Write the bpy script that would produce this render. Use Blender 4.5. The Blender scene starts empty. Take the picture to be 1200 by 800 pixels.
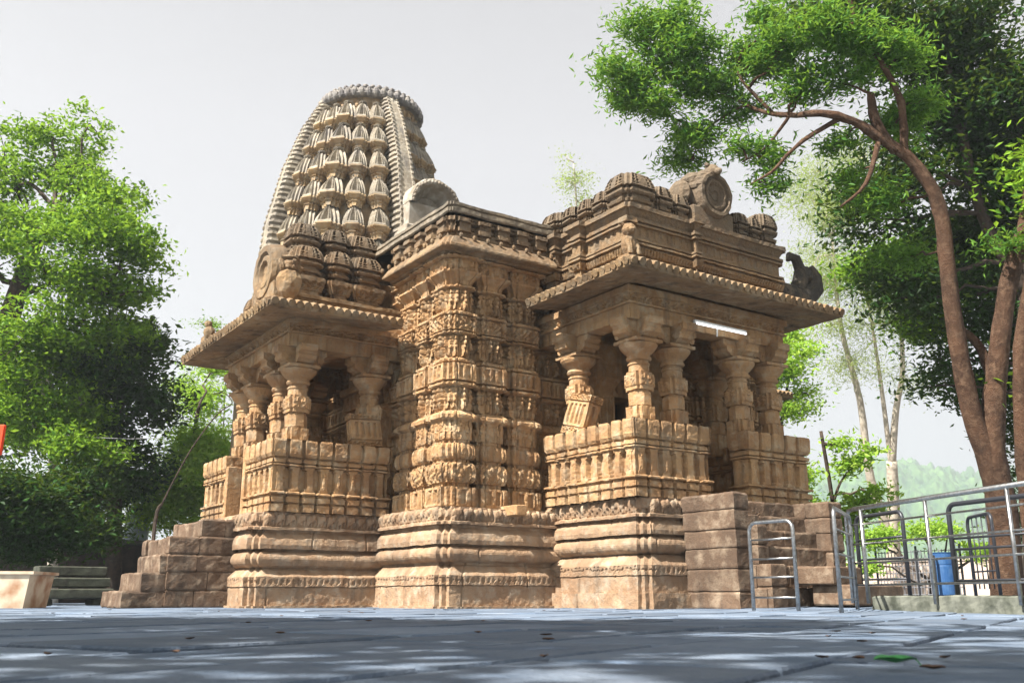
import bpy, math, random
import numpy as np
from math import radians, sin, cos, pi, atan2, sqrt
from mathutils import Vector, Matrix
R_ = random.Random(7)
# ------------------------------------------------------------------ camera, world, sun, exposure
SC = bpy.context.scene
COL = SC.collection
TH = math.atan(298/1110.); YAW = radians(34.2); FPX = 1110.
CAMP = np.array([-6.582, -11.407, .165])
FW = np.array([sin(YAW)*cos(TH), cos(YAW)*cos(TH), sin(TH)])
RT = np.array([cos(YAW), -sin(YAW), 0.]); UP = np.cross(RT, FW)
cd = bpy.data.cameras.new('camera'); cam = bpy.data.objects.new('camera', cd); COL.objects.link(cam)
cd.sensor_width = 36; cd.lens = 36*FPX/1200; cd.clip_end = 6000; cd.clip_start = .02
cam.location = CAMP
cam.matrix_world = Matrix([[RT[0], UP[0], -FW[0], CAMP[0]], [RT[1], UP[1], -FW[1], CAMP[1]], [RT[2], UP[2], -FW[2], CAMP[2]], [0, 0, 0, 1]])
cd.dof.use_dof = True; cd.dof.focus_distance = 13; cd.dof.aperture_fstop = 5.6
SC.camera = cam
SUN_EL = radians(50); SUN_AZ = Vector((-1, -.11, 0)).normalized()
w = bpy.data.worlds.new('World'); SC.world = w; w.use_nodes = True
nt = w.node_tree; bg = nt.nodes['Background']
sky = nt.nodes.new('ShaderNodeTexSky'); sky.sky_type = 'NISHITA'; sky.sun_disc = False
sky.sun_elevation = SUN_EL; sky.sun_rotation = atan2(SUN_AZ.x, SUN_AZ.y)
sky.air_density = 1.0; sky.dust_density = 3.5; sky.ozone_density = 1.0
hs = nt.nodes.new('ShaderNodeHueSaturation'); hs.inputs['Saturation'].default_value = .30
mixw = nt.nodes.new('ShaderNodeMix'); mixw.data_type = 'RGBA'; mixw.inputs[0].default_value = .78
mixw.inputs[7].default_value = (2.06, 1.93, 1.91, 1)
nt.links.new(sky.outputs[0], hs.inputs['Color']); nt.links.new(hs.outputs[0], mixw.inputs[6])
tcw = nt.nodes.new('ShaderNodeTexCoord'); sxw = nt.nodes.new('ShaderNodeSeparateXYZ'); mrw = nt.nodes.new('ShaderNodeMapRange')
nt.links.new(tcw.outputs['Generated'], sxw.inputs[0]); nt.links.new(sxw.outputs[2], mrw.inputs[0])
mrw.inputs[1].default_value = .45; mrw.inputs[2].default_value = .95; mrw.inputs[3].default_value = 1; mrw.inputs[4].default_value = .5
vmw = nt.nodes.new('ShaderNodeVectorMath'); vmw.operation = 'SCALE'; nt.links.new(mixw.outputs[2], vmw.inputs[0]); nt.links.new(mrw.outputs[0], vmw.inputs['Scale'])
nt.links.new(vmw.outputs[0], bg.inputs[0]); bg.inputs[1].default_value = .1
sd = bpy.data.lights.new('sun', 'SUN'); sd.energy = 5.0; sd.angle = radians(.5); sd.color = (1, .95, .87)
so = bpy.data.objects.new('sun', sd); COL.objects.link(so)
dv = Vector((-SUN_AZ.x*cos(SUN_EL), -SUN_AZ.y*cos(SUN_EL), -sin(SUN_EL)))
so.rotation_euler = dv.to_track_quat('-Z', 'Y').to_euler()
SC.view_settings.view_transform = 'Standard'; SC.view_settings.look = 'None'
SC.view_settings.exposure = 1.75; SC.view_settings.gamma = 1
SC.render.engine = 'CYCLES'
SC.cycles.max_bounces = 6; SC.cycles.diffuse_bounces = 2; SC.cycles.transparent_max_bounces = 4
SC.render.resolution_x = 1024; SC.render.resolution_y = 682

def at(u, v, d):
    """world point seen in direction (u,v) of the photograph at depth d metres"""
    r = FW*FPX + RT*(u-600) - UP*(v-400)
    return CAMP + r*(d/FPX)
# ------------------------------------------------------------------ noise
def _h(ix, iy, iz, s):
    n = (ix*374761393 + iy*668265263 + iz*2147483647 + s*1274126177) & 0x7fffffff
    n = ((n ^ (n >> 13))*1103515245) & 0x7fffffff
    n = ((n ^ (n >> 15))*22695477) & 0x7fffffff
    return ((n ^ (n >> 11)) & 0xffff)/65535.*2-1
def vnoise(P, f, s=0):
    Q = P*f + 1000.; I = np.floor(Q).astype(np.int64); F = Q-I; F = F*F*(3-2*F)
    o = 0
    for dx in (0, 1):
        wx = F[:, 0] if dx else 1-F[:, 0]
        for dy in (0, 1):
            wy = F[:, 1] if dy else 1-F[:, 1]
            for dz in (0, 1):
                wz = F[:, 2] if dz else 1-F[:, 2]
                o = o + wx*wy*wz*_h(I[:, 0]+dx, I[:, 1]+dy, I[:, 2]+dz, s)
    return o
# ------------------------------------------------------------------ mesh builder
class MB:
    def __init__(s): s.V = []; s.F = []; s.n = 0
    def add(s, V, F, M=None):
        V = np.asarray(V, float).reshape(-1, 3)
        if M is not None:
            M = np.array(M); V = V @ M[:3, :3].T + M[:3, 3]
        if isinstance(F, np.ndarray): s.F.append(F+s.n)
        else:
            for k in sorted({len(f) for f in F}):
                s.F.append(np.array([f for f in F if len(f) == k])+s.n)
        s.V.append(V); s.n += len(V)
    def merge(s, o, M=None):
        if not o.V: return
        V = np.concatenate(o.V)
        if M is not None:
            M = np.array(M); V = V @ M[:3, :3].T + M[:3, 3]
        for f in o.F: s.F.append(f+s.n)
        s.V.append(V); s.n += len(V)
    def wear(s, a, f=9, sd=0):
        V = np.concatenate(s.V)
        D = np.stack([vnoise(V, f, sd+k) + .5*vnoise(V, f*2.7, sd+9+k) for k in range(3)], 1)
        s.V = [V + D*a]; return s
    def box(s, x0, x1, y0, y1, z0, z1, b=.012, M=None):
        b = min(b, (x1-x0)*.3, (y1-y0)*.3, (z1-z0)*.3)
        X = [x0, x0+b, x1-b, x1]; Y = [y0, y0+b, y1-b, y1]; Z = [z0, z0+b, z1-b, z1]
        V = []
        def ring(k, inset):
            i = b if inset else 0
            pts = [(x0+b, y0+i), (x1-b, y0+i), (x1-i, y0+b), (x1-i, y1-b), (x1-b, y1-i), (x0+b, y1-i), (x0+i, y1-b), (x0+i, y0+b)]
            V.extend([(p[0], p[1], k) for p in pts])
        ring(z0, 1); ring(z0+b, 0); ring(z1-b, 0); ring(z1, 1)
        F = []
        for r in range(3):
            for i in range(8):
                j = (i+1) % 8; F.append((r*8+i, r*8+j, r*8+8+j, r*8+8+i))
        F.append(tuple(range(7, -1, -1))); F.append(tuple(range(24, 32)))
        s.add(V, F, M)
    def lathe(s, prof, n=16, c=(0, 0, 0), ph=0, M=None, sq=0):
        V = []
        for r, z in prof:
            for i in range(n):
                a = ph+2*pi*i/n
                V.append((c[0]+r*cos(a), c[1]+r*sin(a), c[2]+z))
        F = [(k*n+i, k*n+(i+1) % n, (k+1)*n+(i+1) % n, (k+1)*n+i) for k in range(len(prof)-1) for i in range(n)]
        F.append(tuple(range(n-1, -1, -1))); F.append(tuple(range((len(prof)-1)*n, len(prof)*n)))
        s.add(V, F, M)
    def tube(s, pts, rad, n=8, cap=True):
        P = [np.array(p, float) for p in pts]
        if not hasattr(rad, '__len__'): rad = [rad]*len(P)
        V = []; up = np.array([0, 0, 1.])
        T = []
        for i in range(len(P)):
            t = P[min(i+1, len(P)-1)]-P[max(i-1, 0)]; T.append(t/(np.linalg.norm(t)+1e-9))
        a = np.cross(T[0], up)
        if np.linalg.norm(a) < .1: a = np.cross(T[0], np.array([1., 0, 0]))
        a /= np.linalg.norm(a)
        for i, p in enumerate(P):
            a = a - T[i]*(a@T[i]); a /= np.linalg.norm(a)+1e-9; b = np.cross(T[i], a)
            for k in range(n):
                an = 2*pi*k/n; V.append(p+rad[i]*(a*cos(an)+b*sin(an)))
        F = [(k*n+i, k*n+(i+1) % n, (k+1)*n+(i+1) % n, (k+1)*n+i) for k in range(len(P)-1) for i in range(n)]
        if cap:
            F.append(tuple(range(n-1, -1, -1))); F.append(tuple(range((len(P)-1)*n, len(P)*n)))
        s.add(V, F)
    def ball(s, c, r, n=8, m=6, M=None):
        if not hasattr(r, '__len__'): r = (r, r, r)
        V = []; 
        for j in range(m+1):
            t = pi*j/m
            for i in range(n):
                a = 2*pi*i/n; V.append((c[0]+r[0]*sin(t)*cos(a), c[1]+r[1]*sin(t)*sin(a), c[2]-r[2]*cos(t)))
        F = [(j*n+i, j*n+(i+1) % n, (j+1)*n+(i+1) % n, (j+1)*n+i) for j in range(m) for i in range(n)]
        s.add(V, F, M)
    def build(s, name, mat, parent=None, smooth=False):
        me = bpy.data.meshes.new(name)
        V = np.concatenate(s.V); me.vertices.add(len(V)); me.vertices.foreach_set('co', V.astype(np.float32).ravel())
        L = np.concatenate([f.ravel() for f in s.F]); tot = np.concatenate([np.full(len(f), f.shape[1]) for f in s.F])
        st = np.concatenate([[0], np.cumsum(tot)[:-1]])
        me.loops.add(len(L)); me.loops.foreach_set('vertex_index', L.astype(np.int32))
        me.polygons.add(len(tot)); me.polygons.foreach_set('loop_start', st.astype(np.int32))
        me.polygons.foreach_set('use_smooth', np.full(len(tot), bool(smooth)))
        me.update(calc_edges=True)
        if mat: me.materials.append(mat)
        o = bpy.data.objects.new(name, me); COL.objects.link(o)
        if parent: o.parent = parent
        return o
def sweep(mb, path, prof, closed=True, st=.1, zs=.1, relief=None, capt=False, capb=False, ring=False, wear=0, wf=8, seed=0, M=None, cap_off=None):
    P = np.array(path, float); n = len(P); ne = n if closed else n-1
    d = np.array([P[(i+1) % n]-P[i] for i in range(ne)]); L = np.linalg.norm(d, axis=1); d /= L[:, None]
    N = np.stack([d[:, 1], -d[:, 0]], 1)
    m = np.zeros((n, 2))
    for i in range(n):
        if closed: a, b = N[i-1], N[i]
        else: a, b = N[max(i-1, 0)], N[min(i, ne-1)]
        m[i] = (a+b)/max(.3, 1+a@b)
    pr = [tuple(prof[0])]
    pl = list(prof)+([prof[0]] if ring else [])
    for a, b in zip(pl[:-1], pl[1:]):
        k = max(1, int(math.ceil(math.hypot(b[0]-a[0], b[1]-a[1])/zs)))
        for j in range(1, k+1): pr.append((a[0]+(b[0]-a[0])*j/k, a[1]+(b[1]-a[1])*j/k))
    O = np.array([p[0] for p in pr]); Z = np.array([p[1] for p in pr]); nz = len(Z)
    for i in range(ne):
        k = max(1, int(round(L[i]/st))); t = np.linspace(0, 1, k+1)[:, None]
        a, b = P[i], P[(i+1) % n]
        base = a+(b-a)*t; mm = m[i]*(1-t)+m[(i+1) % n]*t
        off = np.broadcast_to(O[None, :], (k+1, nz)).copy()
        XY = base[:, None, :]+mm[:, None, :]*off[:, :, None]
        if relief is not None and k > 2:
            u = (t*L[i]); r = relief(u, L[i], Z[None, :], i)
            r = np.broadcast_to(r, (k+1, nz)).copy(); r[0] = 0; r[-1] = 0
            XY = XY+N[i][None, None, :]*r[:, :, None]
        V = np.concatenate([XY, np.broadcast_to(Z[None, :, None], (k+1, nz, 1))], 2).reshape(-1, 3)
        if wear:
            V = V+np.stack([vnoise(V, wf, seed+q)+.6*vnoise(V, wf*3.1, seed+5+q) for q in range(3)], 1)*wear
        ii, jj = np.meshgrid(np.arange(k), np.arange(nz-1), indexing='ij')
        q = ii*nz+jj
        F = np.stack([q, q+nz, q+nz+1, q+1], -1).reshape(-1, 4)
        mb.add(V, F, M)
        if not closed and ring and i == 0:
            mb.add(np.concatenate([XY[0], Z[:, None]], 1)[:-1], [tuple(range(nz-1))], M)
        if not closed and ring and i == ne-1:
            mb.add(np.concatenate([XY[-1], Z[:, None]], 1)[:-1], [tuple(range(nz-2, -1, -1))], M)
    for cap, (o, z) in ((capt, pl[-1]), (capb, pl[0])):
        if cap:
            V = np.concatenate([P+m*o, np.full((n, 1), z)], 1)
            mb.add(V, [tuple(range(n)) if cap is capt and z == pl[-1][1] else tuple(range(n-1, -1, -1))], M)
def rect(x0, x1, y0, y1): return [(x0, y0), (x1, y0), (x1, y1), (x0, y1)]
def redent(x0, x1, y0, y1, s=.06, k=2):
    """rectangle with stepped corners, counter clockwise"""
    P = []
    def corner(cx, cy, ax, ay, bx, by):  # along a then b
        pts = []
        for i in range(k, -1, -1):
            pts.append((i, k-i)); 
        out = []
        for i in range(k+1):
            out.append(((k-i), i))
        res = []
        for q in range(k+1):
            p = (k-q, q)
            res.append(p)
            if q < k: res.append((k-q, q+1)) if False else res.append((k-q-1+1, q+1))
        return res
    # explicit for each corner: staircase cut
    def stair(c, dirx, diry, first):
        r = []
        for q in range(k+1):
            a = (k-q)*s; b = q*s
            # point on step
            r.append((a, b))
            if q < k: r.append((a, b+s))
        pts = [(c[0]+dirx*a, c[1]+diry*b) for a, b in r]
        return pts
    sw = stair((x0, y0), 1, 1, 0)      # goes from (k s,0) to (0,k s): clockwise for SW, so reverse
    se = stair((x1, y0), -1, 1, 0)
    ne = stair((x1, y1), -1, -1, 0)
    nw = stair((x0, y1), 1, -1, 0)
    P = list(reversed(sw)) + se + list(reversed(ne)) + nw
    return P
# ------------------------------------------------------------------ relief functions (metres of carved depth)
def _cell(u, L, sp):
    n = max(1, round(L/sp)); wd = L/n; k = np.floor(np.clip(u/wd, 0, n-1e-6)); return (u/wd-k-.5)*wd, k, wd
def rnd(k, s): return (np.abs(np.sin(k*12.9898+s*78.233)*43758.5453) % 1)
def blob(x, y, cx, cy, rx, ry): return np.clip(1-((x-cx)/rx)**2-((y-cy)/ry)**2, 0, 1)**.3
def figs(u, L, v, h, seed, sp=.26, dep=.055):
    x, k, wd = _cell(u, L, sp); x = x/h; y = v/h; s = seed
    ln = (rnd(k, s)-.5)*.16; fl = np.where(rnd(k, s+3) > .5, 1., -1.)
    r = blob(x, y, ln*1.1, .86, .085, .09)
    r = np.maximum(r, blob(x, y, ln*1.1, .95, .06, .06)*.8)
    r = np.maximum(r, blob(x, y, ln*.6, .64, .13, .15))
    r = np.maximum(r, blob(x, y, -ln*.8, .45, .125, .10))
    r = np.maximum(r, blob(x, y, -.08-ln*.3, .22, .06, .24)*.85)
    r = np.maximum(r, blob(x, y, .09+ln*.4, .22, .06, .24)*.85)
    r = np.maximum(r, blob(x, y, ln+fl*.19, .66, .045, .17)*.7)
    r = np.maximum(r, blob(x, y, ln-fl*.20, .80+.08*rnd(k, s+5), .045, .15)*.7)
    r = np.maximum(r, blob(x, y, fl*.27, .2, .05, .2)*.5)
    return r*dep*(np.abs(x)*h < wd*.48)
def eleph(u, L, v, h, seed, sp=.17, dep=.04):
    x, k, wd = _cell(u, L, sp); x = x/wd; y = v/h
    r = blob(x, y, -.08, .55, .33, .33); r = np.maximum(r, blob(x, y, .26, .66, .2, .26)*1.1)
    r = np.maximum(r, blob(x, y, .42, .3, .08, .3)*.8); r = np.maximum(r, blob(x, y, -.28, .2, .1, .25)*.7)
    r = np.maximum(r, blob(x, y, .05, .2, .1, .25)*.7)
    return r*dep*(.75+.5*rnd(k, seed))
def scroll(u, L, v, h, seed, sp=.09, dep=.016):
    a = np.sin(2*pi*u/sp+1.5*np.sin(2*pi*v/h+seed)); b = np.sin(2*pi*v/h*1.5+np.cos(2*pi*u/sp*.5)*1.3+seed)
    e = (np.clip(v/.02, 0, 1)*np.clip((h-v)/.02, 0, 1))*(np.clip(u/.03, 0, 1)*np.clip((L-u)/.03, 0, 1))
    return (np.clip(a*b*2.2, -1, 1)-.6)*dep*e
def panel(u, L, v, h, seed, sp=.1, dep=.02):
    x, k, wd = _cell(u, L, sp); e = (v > .03)*(v < h-.03)*(u > .03)*(u < L-.03)
    st = (np.abs(x) < wd*.24)*(.4+.6*blob(x/wd, v/h, 0, .5, .4, .5))
    return e*(st*dep*1.3-dep)
def dots(u, L, v, h, seed, sp=.07, dep=.018):
    x, k, wd = _cell(u, L, sp); y = v/h
    return -dep*((np.abs(x)/wd+np.abs(y-.5)*.8) < .3)
def slots(u, L, v, h, seed, sp=.12, dep=.03):
    x, k, wd = _cell(u, L, sp); return -dep*(np.abs(x) > wd*.32)
def teeth(u, L, v, h, seed, sp=.06, dep=.025):
    x, k, wd = _cell(u, L, sp); return -dep*(np.abs(x)/wd > .18+.3*(v/h))
class Wall:
    """stack of tiers -> profile + relief"""
    def __init__(s): s.p = []; s.r = []
    def t(s, z0, z1, kind, o, fn=None, seed=0, o2=None, **k):
        h = z1-z0
        if kind == 'box': s.p += [(o, z0), (o if o2 is None else o2, z1)]
        elif kind == 'torus': s.p += [(o-.025, z0), (o-.005, z0+h*.12), (o+.005, z0+h*.3), (o+.005, z0+h*.7), (o-.005, z0+h*.88), (o-.025, z1)]
        elif kind == 'ledge': s.p += [(o-.03, z0), (o+.03, z0+h*.25), (o+.03, z0+h*.6), (o-.03, z1)]
        elif kind == 'bell': s.p += [(o-.04, z0), (o-.03, z0+h*.3), (o+.02, z0+h*.6), (o+.07, z0+h*.85), (o+.07, z1)]
        elif kind == 'bevel': s.p += [(o+.04, z0), (o+.04, z0+h*.45), (o-.05, z1)]
        elif kind == 'cut': s.p += [(o, z0), (o, z1)]
        if fn: s.r.append((z0, z1, fn, seed, k))
        return s
    def relief(s, u, L, z, i):
        o = 0
        for z0, z1, fn, sd, k in s.r:
            m = (z >= z0)*(z <= z1); o = o+m*fn(u, L, z-z0, z1-z0, sd+i*7, **k)
        return o
# ------------------------------------------------------------------ materials
def mat(name): m = bpy.data.materials.new(name); m.use_nodes = True; n = m.node_tree; return m, n, n.nodes['Principled BSDF']
def nd(n, t, **k):
    x = n.nodes.new(t)
    for a, b in k.items(): setattr(x, a, b)
    return x
def stone(name, c1, c2, c3, dark=(.09, .075, .06), dk=.3, rough=.9, sc=1.0, bump=.35, top=0, topc=(.12, .095, .07), streak=.35, blocks=0, carve=0):
    m, n, b = mat(name); L = n.links.new
    g = nd(n, 'ShaderNodeNewGeometry')
    def noise(s, d=6, r=.6, src=None):
        x = nd(n, 'ShaderNodeTexNoise'); x.inputs['Scale'].default_value = s; x.inputs['Detail'].default_value = d; x.inputs['Roughness'].default_value = r
        L(src or g.outputs['Position'], x.inputs['Vector']); return x
    def ramp(src, a, bb):
        x = nd(n, 'ShaderNodeMapRange'); x.inputs[1].default_value = a; x.inputs[2].default_value = bb; L(src, x.inputs[0]); return x.outputs[0]
    def mix(f, a, bb):
        x = nd(n, 'ShaderNodeMix', data_type='RGBA')
        if isinstance(f, float): x.inputs[0].default_value = f
        else: L(f, x.inputs[0])
        for i, q in ((6, a), (7, bb)):
            if isinstance(q, tuple): x.inputs[i].default_value = (*q, 1)
            else: L(q, x.inputs[i])
        return x.outputs[2]
    n1 = noise(1.6*sc); n2 = noise(5.5*sc, 8, .7); n3 = noise(22*sc, 6, .7); n4 = noise(.55*sc, 4)
    c = mix(ramp(n1.outputs[0], .38, .62), c1, c2)
    c = mix(ramp(n2.outputs[0], .48, .66), c, c3)
    # vertical rain stains
    mp = nd(n, 'ShaderNodeMapping'); mp.inputs['Scale'].default_value = (5, 5, .5); L(g.outputs['Position'], mp.inputs[0])
    ns = noise(1.0, 5, .6, mp.outputs[0])
    mu = nd(n, 'ShaderNodeMath', operation='MULTIPLY'); L(ramp(ns.outputs[0], .52, .7), mu.inputs[0]); mu.inputs[1].default_value = streak
    c = mix(mu.outputs[0], c, dark)
    mu2 = nd(n, 'ShaderNodeMath', operation='MULTIPLY'); L(ramp(n4.outputs[0], .5, .72), mu2.inputs[0]); mu2.inputs[1].default_value = dk
    c = mix(mu2.outputs[0], c, dark)
    mu3 = nd(n, 'ShaderNodeMath', operation='MULTIPLY'); L(ramp(n3.outputs[0], .5, .75), mu3.inputs[0]); mu3.inputs[1].default_value = .45
    c = mix(mu3.outputs[0], c, dark)
    if blocks:
        vm = nd(n, 'ShaderNodeVectorMath', operation='MULTIPLY_ADD'); L(g.outputs['Position'], vm.inputs[0]); vm.inputs[1].default_value = (1.45, 1.45, 3.4); vm.inputs[2].default_value = (.37, .21, .15)
        wv = nd(n, 'ShaderNodeTexWhiteNoise'); fl = nd(n, 'ShaderNodeVectorMath', operation='FLOOR'); L(vm.outputs[0], fl.inputs[0]); L(fl.outputs[0], wv.inputs['Vector'])
        mb_ = nd(n, 'ShaderNodeMapRange'); mb_.inputs[3].default_value = 0; mb_.inputs[4].default_value = blocks; L(wv.outputs[0], mb_.inputs[0])
        c = mix(mb_.outputs[0], c, tuple(q*.55 for q in c2))
    # patina tied to the course height (Z)
    if top:
        sx = nd(n, 'ShaderNodeSeparateXYZ'); L(g.outputs['Position'], sx.inputs[0])
        ad = nd(n, 'ShaderNodeMath', operation='MULTIPLY_ADD'); L(n2.outputs[0], ad.inputs[0]); ad.inputs[1].default_value = 1.8; L(sx.outputs[2], ad.inputs[2])
        mm = nd(n, 'ShaderNodeMath', operation='MULTIPLY'); L(ramp(ad.outputs[0], top, top+1.2), mm.inputs[0]); mm.inputs[1].default_value = .75
        c = mix(mm.outputs[0], c, topc)
    L(c, b.inputs['Base Color']); b.inputs['Roughness'].default_value = rough; b.inputs['Specular IOR Level'].default_value = .25
    bp = nd(n, 'ShaderNodeBump'); bp.inputs['Strength'].default_value = bump; bp.inputs['Distance'].default_value = .03
    ad = nd(n, 'ShaderNodeMath', operation='ADD'); L(n2.outputs[0], ad.inputs[0]); L(n3.outputs[0], ad.inputs[1])
    if carve:
        vo = nd(n, 'ShaderNodeTexVoronoi'); vo.inputs['Scale'].default_value = 15; L(g.outputs['Position'], vo.inputs['Vector'])
        a2 = nd(n, 'ShaderNodeMath', operation='MULTIPLY_ADD'); L(vo.outputs['Distance'], a2.inputs[0]); a2.inputs[1].default_value = -carve; L(ad.outputs[0], a2.inputs[2]); ad = a2
    L(ad.outputs[0], bp.inputs['Height']); L(bp.outputs[0], b.inputs['Normal'])
    return m
STONE = stone('golden sandstone', (.46, .285, .138), (.35, .195, .09), (.51, .39, .25), dk=.5, streak=.55, bump=.6, blocks=.35, carve=.4)
PLINTH = stone('plinth sandstone', (.42, .285, .175), (.31, .19, .11), (.48, .385, .28), dk=.5, streak=.5, bump=.6, blocks=.4)
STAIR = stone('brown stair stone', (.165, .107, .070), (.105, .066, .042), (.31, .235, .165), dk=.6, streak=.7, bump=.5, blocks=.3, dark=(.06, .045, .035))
ROOF = stone('weathered roof stone', (.34, .225, .115), (.25, .15, .075), (.38, .30, .20), dk=.9, bump=.7, blocks=.4, carve=.4, top=5.7, streak=.85, dark=(.07, .055, .04))
DARKROOF = stone('blackened slab stone', (.12, .115, .11), (.08, .08, .08), (.26, .24, .20), dk=.6, streak=.5)
TOWER = stone('grey tower stone', (.34, .295, .225), (.25, .21, .155), (.42, .38, .31), dk=.7, streak=.7, sc=1.4, bump=.6, dark=(.13, .12, .12))
TOWERN = stone('ochre tower stone', (.36, .25, .13), (.28, .19, .11), (.4, .33, .23), dk=.45, streak=.45, dark=(.12, .11, .1))
BLACKST = stone('black carved stone', (.075, .065, .055), (.05, .043, .038), (.17, .13, .09), dk=.4, bump=.8)
def simple(name, col, rough=.5, metal=0., noise=0, sc=20, c2=None, bump=0):
    m, n, b = mat(name); b.inputs['Roughness'].default_value = rough; b.inputs['Metallic'].default_value = metal
    if c2:
        t = nd(n, 'ShaderNodeTexNoise'); t.inputs['Scale'].default_value = sc; t.inputs['Detail'].default_value = 6
        g = nd(n, 'ShaderNodeNewGeometry'); n.links.new(g.outputs['Position'], t.inputs['Vector'])
        r = nd(n, 'ShaderNodeMapRange'); r.inputs[1].default_value = .4; r.inputs[2].default_value = .65; n.links.new(t.outputs[0], r.inputs[0])
        x = nd(n, 'ShaderNodeMix', data_type='RGBA'); n.links.new(r.outputs[0], x.inputs[0]); x.inputs[6].default_value = (*col, 1); x.inputs[7].default_value = (*c2, 1)
        n.links.new(x.outputs[2], b.inputs['Base Color'])
        if bump:
            bp = nd(n, 'ShaderNodeBump'); bp.inputs['Strength'].default_value = bump; bp.inputs['Distance'].default_value = .05
            n.links.new(t.outputs[0], bp.inputs['Height']); n.links.new(bp.outputs[0], b.inputs['Normal'])
    else: b.inputs['Base Color'].default_value = (*col, 1)
    return m
def leafmat(name, a, c, tr=.45, rough=.5):
    m, n, b = mat(name); L = n.links.new
    g = nd(n, 'ShaderNodeNewGeometry')
    x = nd(n, 'ShaderNodeMix', data_type='RGBA'); L(g.outputs['Random Per Island'], x.inputs[0]); x.inputs[6].default_value = (*a, 1); x.inputs[7].default_value = (*c, 1)
    L(x.outputs[2], b.inputs['Base Color']); b.inputs['Roughness'].default_value = rough; b.inputs['Specular IOR Level'].default_value = .15
    t = nd(n, 'ShaderNodeBsdfTranslucent'); 
    y = nd(n, 'ShaderNodeMix', data_type='RGBA'); y.inputs[0].default_value = .5; L(x.outputs[2], y.inputs[6]); y.inputs[7].default_value = (.35, .5, .04, 1)
    L(y.outputs[2], t.inputs[0])
    s = nd(n, 'ShaderNodeMixShader'); s.inputs[0].default_value = tr; L(b.outputs[0], s.inputs[1]); L(t.outputs[0], s.inputs[2])
    L(s.outputs[0], n.nodes['Material Output'].inputs[0]); return m
LEAF_MID = leafmat('mid green leaf', (.016, .09, .008), (.24, .42, .03))
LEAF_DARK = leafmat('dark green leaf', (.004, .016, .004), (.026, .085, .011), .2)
LEAF_BRIGHT = leafmat('bright yellow green leaf', (.20, .40, .04), (.42, .58, .09), .5)
LEAF_PALE = leafmat('pale feathery leaf', (.28, .36, .12), (.42, .46, .20), .5)
LEAF_LONG = leafmat('long mango leaf', (.012, .085, .016), (.17, .36, .05), .45)
BARK = stone('reddish bark', (.12, .062, .035), (.065, .034, .02), (.19, .115, .07), dark=(.05, .03, .02), dk=.5, streak=.8, sc=1.6, bump=1.0)
BARKD = simple('dark bark', (.07, .045, .03), .9, c2=(.04, .028, .02), sc=10, bump=.6)
BARKP = simple('pale bark', (.48, .42, .34), .8, c2=(.33, .28, .22), sc=8, bump=.3)
STEEL = simple('brushed steel', (.42, .43, .43), .34, 1.0, c2=(.30, .28, .26), sc=30)
IRON = simple('dark iron paint', (.035, .037, .045), .4, .3)
BLUE = simple('blue paint', (.012, .07, .20), .6, c2=(.04, .11, .24), sc=9)
CONC = simple('mossy kerb concrete', (.15, .155, .125), .9, c2=(.045, .05, .035), sc=7, bump=.4)
TUBM = simple('cream plaster', (.62, .52, .38), .8, c2=(.36, .19, .10), sc=3.5)
ORANGE = simple('orange cloth', (.8, .06, .01), .8)
TANKM = simple('grey plastic', (.33, .38, .42), .5)
DRYLEAF = simple('dry brown leaf', (.10, .05, .025), .8)
GREENLEAF = simple('fallen green leaf', (.03, .22, .04), .5, c2=(.05, .3, .07), sc=60)
# ------------------------------------------------------------------ tags
def tag(o, label=None, cat=None, group=None, kind=None):
    if label: o['label'] = label
    if cat: o['category'] = cat
    if group: o['group'] = group
    if kind: o['kind'] = kind
    return o
def empty(name, loc=(0, 0, 0)):
    o = bpy.data.objects.new(name, None); COL.objects.link(o); o.location = loc; o.empty_display_size = .2; return o
def dup(o, parent, M=None):
    c = o.copy(); COL.objects.link(c); c.parent = parent
    if M is not None: c.matrix_local = M
    return c
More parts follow.
